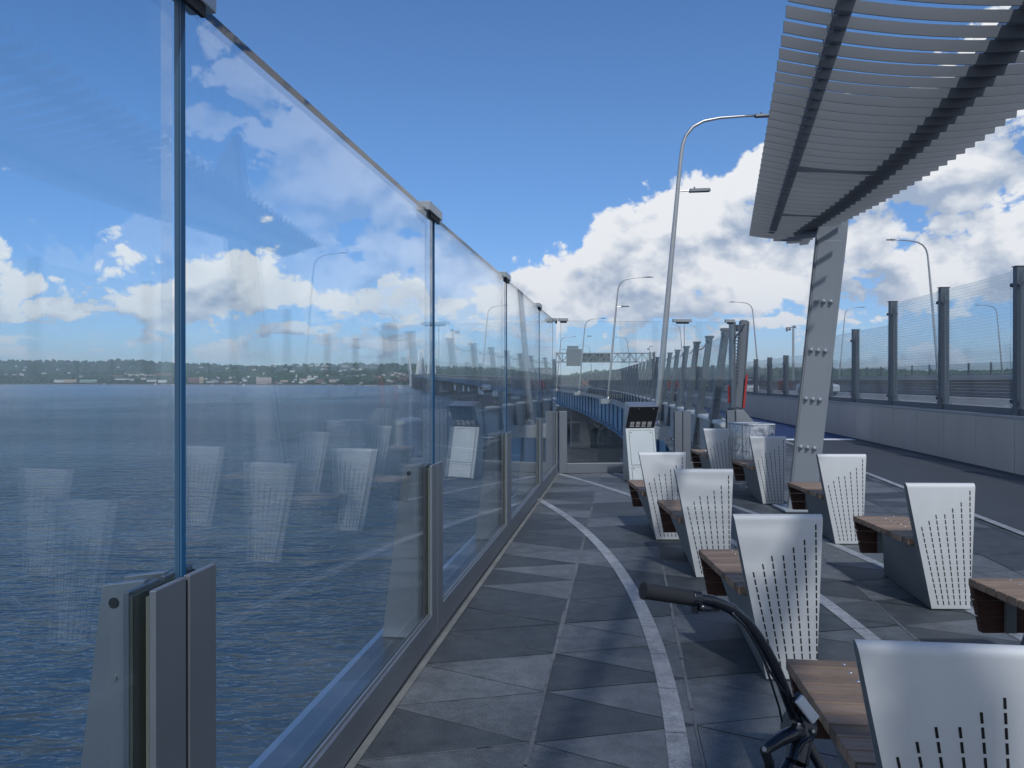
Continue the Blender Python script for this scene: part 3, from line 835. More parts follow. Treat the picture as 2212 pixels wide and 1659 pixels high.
column((3.24, 8.62, 0.006), (3.34, 7.72, 4.2), 1)
column((1.6, -1.75, 0.006), (1.5, -0.9, 4.2), -1)

# ================================================================ information kiosk (seen from behind)
ki = thing('information_kiosk', 'steel information kiosk with a dark vented head, beside the end windscreen', 'kiosk', loc=(1.87, 11.25, 0.0), rz=R(13))
prof = [(-0.17, 0.006), (0.0, 0.765), (-0.16, 1.085), (0.03, 1.15), (0.10, 0.76), (0.10, 0.006)]
kb = MB(); w2 = 0.225
kb.prism([(-w2, y, z) for y, z in prof], (2 * w2, 0, 0), 0)
kb.build('casing', M['steel'], ki, bevel=0.005)
def on_face(p0, p1, lift=0.0):
    """frame on the sloping front: x across, u from p0 (bottom) to p1 (top)"""
    d_ = Vector((0, p1[0] - p0[0], p1[1] - p0[1])); L = d_.length; d_ /= L
    n_ = Vector((0, -d_.z, d_.y)); 
    return (lambda x, u, o=0.0: Vector((x, p0[0], p0[1])) + d_ * u + n_ * (o + lift)), L, (Vector((1, 0, 0)), n_, d_)
F_, L_, ax_ = on_face(prof[1], prof[2])
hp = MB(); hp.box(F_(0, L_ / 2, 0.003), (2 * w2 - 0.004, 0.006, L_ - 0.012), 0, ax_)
head = hp.build('head_panel_painted_shade', M['dark'], ki, bevel=0.001)  # near-black puts the shade of the downward face into the colour
vs = MB()
for i in range(4):
    for k in range(4): vs.box(F_(-0.135 + i * 0.09, 0.032 + k * 0.023, 0.0075), (0.062, 0.004, 0.0065), 0, ax_)
vs.build('vent_slot', M['white'], head)
for x in (-0.075, 0.15): sw = MB(); sw.ball(F_(x, L_ - 0.035, 0.007), 0.008); sw.build('screw', M['chrome'], head)
F_, L_, ax_ = on_face(prof[0], prof[1])
M['kiosk'] = mat('kiosk_panel_painted_light', (0.50, 0.55, 0.57), 0.5, 0.1)  # pale tone puts the light on the upward face into the colour
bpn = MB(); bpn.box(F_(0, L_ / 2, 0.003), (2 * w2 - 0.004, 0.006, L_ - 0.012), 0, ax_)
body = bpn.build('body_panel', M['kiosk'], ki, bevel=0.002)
dr = MB(); dr.box(F_(0.005, 0.49, 0.0085), (0.36, 0.005, 0.50), 0, ax_); d1 = dr.build('access_door', M['kiosk'], body, bevel=0.0015)
dr = MB(); dr.box(F_(0.005, 0.11, 0.0085), (0.36, 0.005, 0.19), 0, ax_); dr.build('lower_door', M['kiosk'], body, bevel=0.0015)
gp = MB()
for u0, u1 in ((0.238, 0.742), (0.013, 0.207)):
    for x in (-0.177, 0.187): gp.box(F_(x, (u0 + u1) / 2, 0.0062), (0.005, 0.003, u1 - u0), 0, ax_)
    for u in (u0, u1): gp.box(F_(0.005, u, 0.0062), (0.36, 0.003, 0.005), 0, ax_)
gp.build('door_gap', M['slot'], body)
for x, u in ((-0.15, 0.71), (0.155, 0.71), (-0.15, 0.185)):
    sw = MB(); q = F_(x, u, 0.011); sw.tube([q, q + ax_[1] * 0.004], 0.011, 10); sw.build('lock', M['steel_dark'], body)
lb_ = MB()
for k in range(3): lb_.ball(F_(0.01, 0.05 + k * 0.03, 0.011), 0.03, 0, 10, 5, (2.2, 0.35, 0.35))
lb_.build('louvre_vent', M['kiosk'], body, smooth=True)

# ================================================================ litter basket with a clear bag
M['bag'] = None
def bag_mat():
    m, a = new_mat('clear_plastic_bag')
    t = a.n('ShaderNodeTexCoord').outputs['Object']
    cr_ = a.noise(t, 14, 4, 0.6)
    nm = bump(a, cr_, 1.0, 0.05)
    tr = a.n('ShaderNodeBsdfTransparent'); tr.inputs[0].default_value = (0.9, 0.93, 0.96, 1)
    gl = a.n('ShaderNodeBsdfGlossy'); gl.inputs['Roughness'].default_value = 0.12; a.put(gl.inputs['Normal'], nm)
    df = a.n('ShaderNodeBsdfDiffuse'); df.inputs[0].default_value = (0.55, 0.6, 0.66, 1)
    m1 = a.n('ShaderNodeMixShader'); m1.inputs[0].default_value = 0.26; a.put(m1.inputs[1], tr.outputs[0]); a.put(m1.inputs[2], gl.outputs[0])
    m2 = a.n('ShaderNodeMixShader'); a.put(m2.inputs[0], a.ramp(cr_, 0.4, 0.7, 0.08, 0.45)); a.put(m2.inputs[1], m1.outputs[0]); a.put(m2.inputs[2], df.outputs[0])
    finish(a, m2.outputs[0]); return m
M['bag'] = bag_mat()
bin_ = thing('litter_basket', 'wire litter basket lined with a clear plastic bag, behind the second farthest bench', 'litter basket', loc=(3.22, 10.35, 0.006), rz=R(6))
def sq(hw, z): return [Vector((-hw, -hw, z)), Vector((hw, -hw, z)), Vector((hw, hw, z)), Vector((-hw, hw, z))]
T_, B_ = sq(0.225, 0.87), sq(0.175, 0.04)
wr = MB()
for ring, r_ in ((T_, 0.010), (B_, 0.008), (sq(0.205, 0.52), 0.005)):
    for k in range(4): wr.tube([ring[k], ring[(k + 1) % 4]], r_, 6)
for k in range(4):
    wr.tube([B_[k] + Vector((0, 0, -0.04)), T_[k]], 0.008, 6)
    for q in range(1, 9):
        wr.tube([B_[k].lerp(B_[(k + 1) % 4], q / 9), T_[k].lerp(T_[(k + 1) % 4], q / 9)], 0.0028, 4)
wr.build('wire_frame', M['steel'], bin_)
bg_ = MB(); n = 40
rings = []
for z, hw in ((0.74, 0.236), (0.80, 0.238), (0.882, 0.232), (0.884, 0.215), (0.6, 0.196), (0.3, 0.18), (0.07, 0.15)):
    rg = []
    for k in range(n):
        a = 6.28318 * k / n
        c_, s__ = math.cos(a), math.sin(a)
        m_ = max(abs(c_), abs(s__)) ** 0.85
        w_ = 1 + rng.uniform(-0.02, 0.02) * (1 if z < 0.85 else 0.3)
        rg.append((hw * c_ / m_ * w_, hw * s__ / m_ * w_, z + (rng.uniform(-0.03, 0.02) if z == 0.74 else 0)))
    rings.append(rg)
v = [q for r_ in rings for q in r_]
f = [(i * n + k, i * n + (k + 1) % n, (i + 1) * n + (k + 1) % n, (i + 1) * n + k) for i in range(len(rings) - 1) for k in range(n)]
bg_.add(v, f); bg_.build('plastic_bag', M['bag'], bin_, smooth=True)
lt = MB()
for k in range(14): lt.ball((rng.uniform(-.11, .11), rng.uniform(-.11, .11), 0.12 + rng.uniform(0, .22)), rng.uniform(.03, .06), 0, 6, 4, (1, 1, .7))
lt.build('rubbish', mat('crumpled_waste', (0.3, 0.26, 0.25), 0.8, 0, 0.6, 20), bin_)

# ================================================================ leaning end gate of the path fence
gate = thing('folded_mesh_gate', 'wedge-shaped slate steel mesh gate with red reflective edges past the end windscreen', 'gate', loc=(3.72, 13.1, 0))
gm = MB()
def bar(mb, a, b_, w_, d_, m_=0):
    a, b_ = Vector(a), Vector(b_); t = (b_ - a).normalized()
    n_ = Vector((0, 1, 0)); s_ = t.cross(n_).normalized()
    mb.box((a + b_) / 2, (w_, d_, (b_ - a).length), m_, (s_, s_.cross(t).normalized() * -1, t))
bar(gm, (0.03, 0, 0.99), (0.03, 0, 2.46), 0.085, 0.13); bar(gm, (0.13, 0.05, 0.99), (0.31, 0.3, 2.50), 0.115, 0.14)
bar(gm, (0.079, 0.02, 2.37), (0.23, 0.2, 2.37), 0.09, 0.09); bar(gm, (0.0, 0.01, 0.96), (0.17, 0.08, 0.96), 0.07, 0.15)
gm.build('frame_bars', M['post'], gate, bevel=0.004)
st_ = MB(); bar(st_, (0.12, 0.06, 0.008), (0.10, 0.05, 0.925), 0.10, 0.12); st_.build('stand', M['post'], gate)
nt = MB()
v = [(0.07, 0.055, 1.0), (0.12, 0.1, 1.0), (0.25, 0.27, 2.36), (0.07, 0.055, 2.36)]
nt.prism([(0.074, 0.02, 1.0), (0.118, 0.03, 1.0), (0.222, 0.05, 2.32), (0.074, 0.02, 2.32)], (0, 0.006, 0)); nt.build('mesh_infill', M['net'], gate)
cab = MB(); cab.tube([(0.40, 0.30, 2.49), (0.33, 0.2, 1.9), (0.24, 0.1, 1.2), (0.21, 0.05, 1.0)], 0.016, 6); cab.build('edge_cable', M['post'], gate)
rd = MB(); bar(rd, (0.216, -0.02, 1.0), (0.292, 0.05, 1.56), 0.036, 0.03); bar(rd, (-0.03, 0, 1.08), (-0.028, 0, 1.38), 0.03, 0.03)
rd.build('reflective_strip', M['red'], gate)

def adopt(o, root):
    o.parent = root; o.matrix_parent_inverse = root.matrix_basis.inverted(); return o
def root_at(name, label, cat, loc, group=None):
    r_ = thing(name, label, cat, group, loc); r_.matrix_basis = Matrix.Translation(loc); return r_

# ================================================================ bicycle (only its handlebar reaches the picture)
bike = root_at('bicycle', 'black bicycle whose curved handlebar, rubber grip and reflector rise from the bottom edge', 'bicycle', (0.36, 1.80, 0.006))
bar_pts = [px(1507, 1294, 1.62), px(1537, 1298, 1.63), px(1560, 1306, 1.637), px(1580, 1316, 1.645), px(1609, 1340, 1.66), px(1632, 1369, 1.675), px(1654, 1402, 1.69),
           px(1673, 1437, 1.70), px(1689, 1475, 1.715), px(1703, 1513, 1.73), px(1714, 1543, 1.74), px(1724, 1566, 1.75)]
stem_c = px(1726, 1570, 1.752)
lean = Matrix.Rotation(R(25), 3, 'Y'); turn = Matrix.Rotation(R(64), 3, 'Y')
def mir(q):
    """the other half of the bar: mirrored across the turned steering plane"""
    xl_ = turn @ Vector((1, 0, 0)); d_ = q - stem_c
    return stem_c + d_ - xl_ * (2 * d_.dot(xl_))
full = [px(1392, 1277, 1.585)] + bar_pts + [mir(q) for q in reversed(bar_pts[:-1])] + [mir(px(1392, 1277, 1.585))]
hb = MB(); hb.tube(full, 0.0122, 14); handle = adopt(hb.build('handlebar', M['black'], None, smooth=True), bike)
for sgn in (0, 1):
    a, b_ = px(1389, 1276.5, 1.58), px(1500, 1293, 1.617)
    if sgn: a, b_ = mir(a), mir(b_)
    d_ = (b_ - a).normalized(); n = 28
    pts = [a + (b_ - a) * (i / n) for i in range(n + 1)]
    gr = MB(); gr.tube(pts, [0.0178 if i < 2 else 0.0158 + (0.0007 if i % 2 else 0) for i in range(n + 1)], 18)
    grip = adopt(gr.build('grip', M['blackmatte'], None, smooth='auto'), bike)
    cl = MB(); cl.tube([b_ - d_ * 0.008, b_ + d_ * 0.012], 0.0172, 16)
    cl.box(b_ + Vector((0.0, -0.002, -0.021)), (0.012, 0.016, 0.016))
    cb_ = adopt(cl.build('lever_clamp', M['black'], None, bevel=0.001), bike)
    lv_ = MB(); o1 = px(1512, 1312, 1.60); pp = [o1, px(1530, 1316, 1.61), px(1552, 1317, 1.63)]
    if sgn: pp = [mir(q) for q in pp]
    lv_.tube(pp, [0.009, 0.006, 0.004], 8); adopt(lv_.build('shift_lever', M['black'], None, smooth=True), bike)
cb_ = MB(); cb_.tube([px(1582, 1324, 1.63), px(1612, 1356, 1.645), px(1640, 1404, 1.66), px(1662, 1450, 1.685), px(1690, 1490, 1.70), px(1712, 1517, 1.72), px(1736, 1560, 1.74), px(1752, 1600, 1.75), px(1775, 1650, 1.77), px(1790, 1720, 1.8)], 0.0028, 6)
cb_.tube([px(1648, 1420, 1.675), px(1668, 1480, 1.69), px(1684, 1530, 1.71), px(1690, 1560, 1.72)], 0.0025, 6)
cb_.tube([px(1757, 1592, 1.70), px(1737, 1606, 1.69), px(1722, 1630, 1.69), px(1712, 1665, 1.70), px(1715, 1720, 1.72)], 0.0042, 8)
adopt(cb_.build('brake_cable', M['black'], None, smooth=True), bike)
up_ = lean @ Vector((0, 0, 1)); fw = Vector((0, 1, 0)); rt_ = lean @ Vector((1, 0, 0))
sm = MB()
sm.tube([stem_c - rt_ * 0.03, stem_c + rt_ * 0.03], 0.027, 16)
sm.tube([stem_c, stem_c - fw * 0.035 - up_ * 0.02, stem_c - fw * 0.055 - up_ * 0.06], [0.024, 0.024, 0.025], 14)
stt = adopt(sm.build('stem', M['black'], None, smooth='auto'), bike)
sb = MB()
for s_ in (-0.018, 0.018): sb.tube([stem_c + rt_ * s_ + fw * -0.022 + up_ * 0.01, stem_c + rt_ * s_ + fw * -0.032 + up_ * 0.012], 0.004, 8)
adopt(sb.build('clamp_bolt', M['chrome'], None), bike)
# bracket arm with a bolt, below the stem
ar = MB()
arm = [px(1727, 1582, 1.72), px(1706, 1588, 1.70), px(1682, 1600, 1.685), px(1662, 1614, 1.675), px(1653, 1624, 1.672), px(1662, 1648, 1.68), px(1668, 1690, 1.70)]
ar.tube(arm, [0.020, 0.019, 0.016, 0.014, 0.0135, 0.013, 0.013], 10, squash=0.8)
arm_o = adopt(ar.build('brake_bracket', M['black'], None, smooth=True), bike)
ab = MB(); q = px(1652, 1619, 1.655); ab.tube([q, q + Vector((-0.002, -0.006, 0.002))], 0.005, 10); adopt(ab.build('bracket_bolt', M['steel_dark'], None), bike)
# front reflector
rf = MB(); rc = px(1744, 1533, 1.71)
e1 = (px(1763, 1556, 1.715) - px(1726, 1508, 1.705)); e1n = e1.normalized(); nn = Vector((-0.25, -0.75, 0.6)); nn = (nn - e1n * nn.dot(e1n)).normalized(); e2 = nn.cross(e1n)
rf.box(rc, (e1.length * 0.98, 0.024, 0.010), 0, (e1n, e2, nn))
M['reflector'] = mat('ribbed_clear_reflector', (0.62, 0.66, 0.72), 0.15, 0.2, 0.1, 20, 500, 0.3, 0.8)
refl = adopt(rf.build('reflector', M['reflector'], None, bevel=0.003), bike)
rb_ = MB(); rb_.box(rc - nn * 0.011, (e1.length, 0.029, 0.011), 0, (e1n, e2, nn)); rb_.tube([rc - nn * 0.012, stem_c + fw * 0.01], 0.006, 8)
adopt(rb_.build('reflector_housing', M['black'], None, bevel=0.002), bike)
# frame, fork and wheels below the picture's edge
C0 = Vector((0.36, 1.80, 0.006)); L2W = lambda x, y, z: C0 + rt_ * x + fw * (y - 0.02) + up_ * z
fm = MB()
fm.tube([stem_c - fw * 0.055 - up_ * 0.06, L2W(0, -0.03, 0.48)], 0.022, 12)
for a, b_, r_ in (((0, -0.03, 0.50), (0, -0.52, 0.27), 0.019), ((0, -0.035, 0.58), (0, -0.66, 0.56), 0.015), ((0, -0.52, 0.27), (0, -0.70, 0.72), 0.016)): fm.tube([L2W(*a), L2W(*b_)], r_, 10)
for sx_ in (-0.05, 0.05):
    fm.tube([L2W(sx_ * 0.8, -0.02, 0.47), L2W(sx_, 0.05, 0.262)], 0.011, 8); fm.tube([L2W(sx_ * 0.4, -0.52, 0.27), L2W(sx_, -0.92, 0.262)], 0.009, 8); fm.tube([L2W(sx_ * 0.4, -0.67, 0.60), L2W(sx_, -0.92, 0.262)], 0.009, 8)
adopt(fm.build('frame', M['black'], None, smooth=True), bike)
for yc in (0.05, -0.92):
    tw = MB(); ring = [L2W(0, yc + 0.24 * math.cos(6.28318 * k / 32), 0.262 + 0.24 * math.sin(6.28318 * k / 32)) for k in range(33)]
    tw.tube(ring, 0.021, 8, 0, False)
    wh = adopt(tw.build('wheel', M['rubber'], None, smooth=True), bike)
    sp_ = MB()
    for k in range(18): sp_.tube([L2W(0.015 * (-1) ** k, yc, 0.262), L2W(0, yc + 0.222 * math.cos(6.28318 * k / 18), 0.262 + 0.222 * math.sin(6.28318 * k / 18))], 0.0012, 4)
    sp_.tube([L2W(-0.05, yc, 0.262), L2W(0.05, yc, 0.262)], 0.02, 10)
    adopt(sp_.build('spokes', M['chrome'], None), bike)
sd = MB(); sd.ball(L2W(0, -0.72, 0.75), 0.12, 0, 12, 6, (0.6, 1.1, 0.28)); adopt(sd.build('saddle', M['blackmatte'], None, smooth=True), bike)

# ================================================================ barrier wall beside the path, with its noise screen
wall = thing('barrier_wall', 'long pale grey panelled barrier wall between the path and the carriageway', 'barrier wall', loc=(xe(0) + 4.45, 0, 0))
def xw(y, o=0.0): return xe(y) + 4.45 - 0.33 * min(1.0, max(0.0, (y - 8) / 22.0)) + o
core = MB(); pan = MB(); cop = MB()
ys = [-8 + 1.25 * i for i in range(0, 150)] + [180 + 10 * i for i in range(0, 45)]
for y0, y1 in zip(ys, ys[1:]):
    g_ = 0.005 if y1 - y0 < 2 else 0
    def sec(y, o0, o1, z0, z1): return [(xw(y, o0), y, zb(y) + z0), (xw(y, o1), y, zb(y) + z0), (xw(y, o1), y, zb(y) + z1), (xw(y, o0), y, zb(y) + z1)]
    for mb, o0, o1, z0, z1, gg in ((core, 0.02, 0.40, -0.1, 0.862, 0), (pan, 0.0, 0.0195, 0.012, 0.858, g_), (cop, -0.006, 0.41, 0.864, 0.905, 0)):
        a, b_ = sec(y0 + gg, o0, o1, z0, z1), sec(y1 - gg, o0, o1, z0, z1)
        mb.add(a + b_, [(0, 1, 2, 3), (7, 6, 5, 4), (0, 4, 5, 1), (1, 5, 6, 2), (2, 6, 7, 3), (3, 7, 4, 0)])
for mb, nm, mt in ((core, 'core', M['concrete_dark']), (pan, 'cladding', M['wallpanel']), (cop, 'coping', M['concrete'])):
    o = mb.build(nm, mt); adopt(o, wall); o.matrix_parent_inverse = Matrix.Translation((-(xe(0) + 4.45), 0, 0))
scr = root_at('noise_screen', 'tall transparent noise screen with slate posts on top of the barrier wall', 'noise screen', (xw(11.57), 11.57, 0.9))
nposts = 0
def solve_y(ratio):
    lo, hi = 3.0, 80.0
    for _ in range(50):
        m_ = (lo + hi) / 2
        if xw(m_, 0.2) / m_ > ratio: lo = m_
        else: hi = m_
    return lo
PY = [solve_y(q) for q in (0.66, 0.561, 0.495, 0.4465, 0.4127, 0.383, 0.356, 0.335, 0.317)]
PY = [PY[0] - 2.75 * k for k in (4, 3, 2, 1)] + PY
while PY[-1] < 330: PY.append(PY[-1] + 2.7)
proto_post = {}
for y, y2 in zip(PY, PY[1:]):
    ztop = 3.27 if y < PY[6] + .5 else (2.80 if y < PY[8] + .5 else 2.36)
    zp = ztop - 0.91
    x = xw(y, 0.2)
    if ztop not in proto_post:
        pm = MB(); pm.box((0, 0, zp / 2), (0.16, 0.105, zp)); pm.box((0.0, 0.0, zp + 0.006), (0.20, 0.125, 0.012))
        pm.box((0.02, -0.066, 0.07), (0.2, 0.018, 0.14)); pm.box((0.02, 0.066, 0.07), (0.2, 0.018, 0.14))
        for z in (0.22, zp - 0.28):
            for s_ in (-1, 1): pm.tube([(-0.06, s_ * 0.053, z), (-0.06, s_ * 0.10, z)], 0.022, 8); pm.tube([(-0.06, s_ * 0.10, z), (-0.06, s_ * 0.112, z)], 0.034, 10)
        proto_post[ztop] = pm.build('post', M['post'], None)
        po = proto_post[ztop]
    else:
        po = proto_post[ztop].copy(); COL.objects.link(po)
    po.location = (x, y, zb(y) + 0.907)
    if nposts < 100: adopt(po, scr)
    nposts += 1
    if True:
        x2 = xw(y2, 0.2); z2 = min(ztop, 3.27 if y2 < PY[6] + .5 else (2.80 if y2 < PY[8] + .5 else 2.36)) - 0.05
        t_ = Vector((x2 - x, y2 - y, zb(y2) - zb(y))); L = t_.length; tn = t_.normalized(); n_ = Vector((-tn.y, tn.x, 0)).normalized()
        base = Vector((x, y, zb(y)))
        if y < 90:
            pa = MB(); pa.box(base + tn * (L / 2 + 0.10) + Vector((0, 0, (1.03 + z2) / 2)), (L - 0.36, 0.015, z2 - 1.03), 0, (tn, n_, Vector((0, 0, 1))))
            adopt(pa.build('acrylic_panel', M['acrylic']), scr)
            ce = MB(); ce.box(base + tn * 0.165 + Vector((0, 0, (1.03 + z2 + .03) / 2)) + n_ * 0.012, (0.20, 0.012, z2 - 1.0), 0, (tn, n_, Vector((0, 0, 1))))
            adopt(ce.build('edge_panel', M['clear']), scr)
        if y < 90:
            rl = MB(); rl.box(base + tn * (L / 2) + Vector((0, 0, 0.962)), (L - 0.11, 0.10, 0.105), 0, (tn, n_, Vector((0, 0, 1))))
            adopt(rl.build('bottom_rail', M['post']), scr)
fp_ = MB(); fr_ = MB(); y = 90.0
while y < 330:
    y2 = y + 6
    for mb, z0, z1 in ((fp_, 1.03, 2.28), (fr_, 0.91, 1.02)):
        mb.quad((xw(y, .2), y, zb(y) + z0), (xw(y2, .2), y2, zb(y2) + z0), (xw(y2, .2), y2, zb(y2) + z1), (xw(y, .2), y, zb(y) + z1))
    y = y2
adopt(fp_.build('acrylic_panel', M['acrylic']), scr); adopt(fr_.build('bottom_rail', M['post']), scr)

# ================================================================ the carriageway, median barrier and the far carriageway
def zr(o): return -0.12 + 0.036 * max(0, o - 5)
def strip(mb, o0, o1, dz, ys_, m_=0):
    for y0, y1 in zip(ys_, ys_[1:]):
        mb.quad((xe(y0) + o0, y0, zb(y0) + zr(o0) + dz), (xe(y0) + o1, y0, zb(y0) + zr(o1) + dz), (xe(y1) + o1, y1, zb(y1) + zr(o1) + dz), (xe(y1) + o0, y1, zb(y1) + zr(o0) + dz), m_)
YS = list(range(-40, 300, 10)) + list(range(300, 900, 30)) + list(range(900, 5200, 100))
rd_ = MB(); strip(rd_, 4.88, 21.9, 0, YS); strip(rd_, 22.6, 50, 0, YS)
tag(rd_.build('carriageway', M['road']), kind='structure')
mk = MB()
strip(mk, 5.9, 6.05, 0.006, [y for y in YS if y < 900]); strip(mk, 21.0, 21.15, 0.006, [y for y in YS if y < 900])
for o_ in (9.6, 13.3, 17.0):
    y = -40.0
    while y < 420:
        strip(mk, o_, o_ + 0.14, 0.006, [y, y + 3.2]); y += 12.2
tag(mk.build('lane_markings', M['white']), kind='structure')
def long_wall(name, label, o0, o1, h, m_, cat, ys_):
    mb = MB(); prof_ = []
    for y in ys_:
        z = zb(y) + zr(o0)
        prof_.append([(xe(y) + o0, y, z - 0.1), (xe(y) + o0 + 0.12, y, z + h), (xe(y) + o1 - 0.12, y, z + h), (xe(y) + o1, y, z - 0.1)])
    v = [q for r_ in prof_ for q in r_]; f = [(0, 1, 2, 3)]
    for i in range(len(ys_) - 1):
        for q in range(4): f.append((4 * i + q, 4 * i + (q + 1) % 4, 4 * i + 4 + (q + 1) % 4, 4 * i + 4 + q))
    mb.add(v, f); return tag(mb.build(name, m_), label, cat)
long_wall('median_barrier', 'low stained brownish concrete median barrier seen through the noise screen', 21.9, 22.6, 1.1, M['brownwall'], 'barrier', YS)
long_wall('far_parapet', 'far concrete parapet of the opposite carriageway under the far fence', 49.5, 50.0, 0.9, M['concrete'], 'parapet', YS)
ff = thing('far_fence', 'distant dark-posted mesh fence along the far side of the bridge', 'fence', loc=(xe(0) + 49.7, 0, zr(49.7)))
y = -20; fpost = None; n_ = 0
while y < 330 and n_ < 74:
    if fpost is None:
        pm = MB(); pm.box((0, 0, 1.65), (0.16, 0.2, 1.5)); fpost = pm.build('post', M['post'], ff); po = fpost
    else:
        po = fpost.copy(); COL.objects.link(po)
    po.location = (xe(y) - xe(0), y, zb(y)); n_ += 1; y += 4.8
nt = MB()
for y0, y1 in zip(YS, YS[1:]):
    if y1 > 320: break
    nt.quad((xe(y0) - xe(0), y0, zb(y0) + .9), (xe(y1) - xe(0), y1, zb(y1) + .9), (xe(y1) - xe(0), y1, zb(y1) + 2.35), (xe(y0) - xe(0), y0, zb(y0) + 2.35))
M['farnet'] = glass('far_fence_mesh', (0.72, 0.74, 0.76), 0.0)
nt.build('mesh_infill', M['farnet'], ff)

# ================================================================ bridge body: parapet, fence, girders, piers
bridge = thing('bridge', 'long low viaduct with pale parapet and blue girders curving away across the river', 'bridge', loc=(xe(0), 0, 0))
def sweep(mb, prof_, ys_, m_=0):
    n = len(prof_); v, f = [], []
    for y in ys_:
        for o_, z in prof_: v.append((xe(y) - xe(0) + o_, y, zb(y) + z))
    f.append(tuple(range(n)))
    for i in range(len(ys_) - 1):
        for q in range(n): f.append((n * i + q, n * i + (q + 1) % n, n * i + n + (q + 1) % n, n * i + n + q))
    f.append(tuple(range(n * len(ys_) - 1, n * len(ys_) - n - 1, -1)))
    mb.add(v, f, m_)
YB = [13.2] + list(range(18, 300, 8)) + list(range(300, 900, 30)) + list(range(900, 5200, 100))
sl = MB(); sweep(sl, [(0.0, -0.02), (0.0, -0.40), (1.2, -0.62), (4.6, -0.62), (4.6, -0.02)], YB); sweep(sl, [(4.62, -0.14), (4.62, -0.62), (21.5, -0.45), (21.5, 0.45), ], YB); sweep(sl, [(23, 0.45), (23, -0.3), (49.9, 0.6), (49.9, 1.45)], YB)
sl.build('deck_edge', M['concrete'], bridge)
pp = MB(); sweep(pp, [(0.02, -0.018), (0.02, 0.66), (0.28, 0.66), (0.28, -0.018)], YB); par = pp.build('parapet', M['concrete'], bridge)
pc = MB(); sweep(pc, [(-0.02, 0.662), (-0.03, 0.70), (0.0, 0.74), (0.26, 0.74), (0.31, 0.70), (0.30, 0.662)], YB); pc.build('coping_rail', mat('pale_coping', (0.50, 0.52, 0.52), 0.6), par)
gd = MB()
YG = [y for y in YB if y < 5200]
sweep(gd, [(1.3, -0.63), (1.3, -3.3), (1.34, -3.3), (1.34, -0.63)], YG); sweep(gd, [(1.0, -3.34), (1.0, -3.4), (2.1, -3.4), (2.1, -3.34)], YG)
sweep(gd, [(9.5, -0.6), (9.5, -3.3), (9.6, -3.3), (9.6, -0.6)], YG); sweep(gd, [(17.5, -0.6), (17.5, -3.3), (17.6, -3.3), (17.6, -0.6)], YG)
gir = gd.build('girder', M['girder'], bridge)
sf = MB(); y = 14.0
while y < 260:
    x = xe(y) - xe(0); sf.box((x + 1.23, y, -1.97), (0.14, 0.03, 2.66)); sf.tube([(x + 1.05, y, -3.0), (x + 1.2, y + 3.2, -3.0)], 0.05, 5); y += 4.6
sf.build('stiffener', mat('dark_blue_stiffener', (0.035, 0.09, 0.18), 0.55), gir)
lg = MB()
for y in (26, 66, 109, 153, 197, 240, 284): 
    x = xe(y) - xe(0); lg.hexa([(x - 0.95, y - 0.7, -0.42), (x + 0.01, y - 1.3, -0.42), (x + 0.01, y + 1.3, -0.42), (x - 0.95, y + 0.7, -0.42), (x - 0.95, y - 0.7, -0.03), (x + 0.01, y - 1.3, -0.03), (x + 0.01, y + 1.3, -0.03), (x - 0.95, y + 0.7, -0.03)])
lg.build('lamp_ledge', M['concrete'], bridge)
y = 47.0; k = 0
while y < 5000:
    x = xe(y) - xe(0); zt = zb(y) - 3.45
    for o_ in (0, 27):
        pr = MB()
        pr.hexa([(x + o_ + 0.9, y - 2.2, zt - 2.2), (x + o_ + 20, y - 2.2, zt - 2.2), (x + o_ + 20, y + 2.2, zt - 2.2), (x + o_ + 0.9, y + 2.2, zt - 2.2), (x + o_ - 0.3, y - 2.2, zt), (x + o_ + 21.5, y - 2.2, zt), (x + o_ + 21.5, y + 2.2, zt), (x + o_ - 0.3, y + 2.2, zt)])
        for c_ in (4.5, 15.5):
            pr.hexa([(x + o_ + c_ - 2, y - 2, WATER - 1), (x + o_ + c_ + 2, y - 2, WATER - 1), (x + o_ + c_ + 2, y + 2, WATER - 1), (x + o_ + c_ - 2, y + 2, WATER - 1), (x + o_ + c_ - 1.8, y - 1.8, zt - 2.2), (x + o_ + c_ + 1.8, y - 1.8, zt - 2.2), (x + o_ + c_ + 1.8, y + 1.8, zt - 2.2), (x + o_ + c_ - 1.8, y + 1.8, zt - 2.2)])
        pr.box((x + o_ + 10, y, WATER + 0.8), (19, 9, 3.4))
        pr.build('pier', M['concrete_dark'], bridge); k += 1
    y += 106 if not (2380 < y < 2900) else 366 if y < 2600 else 106

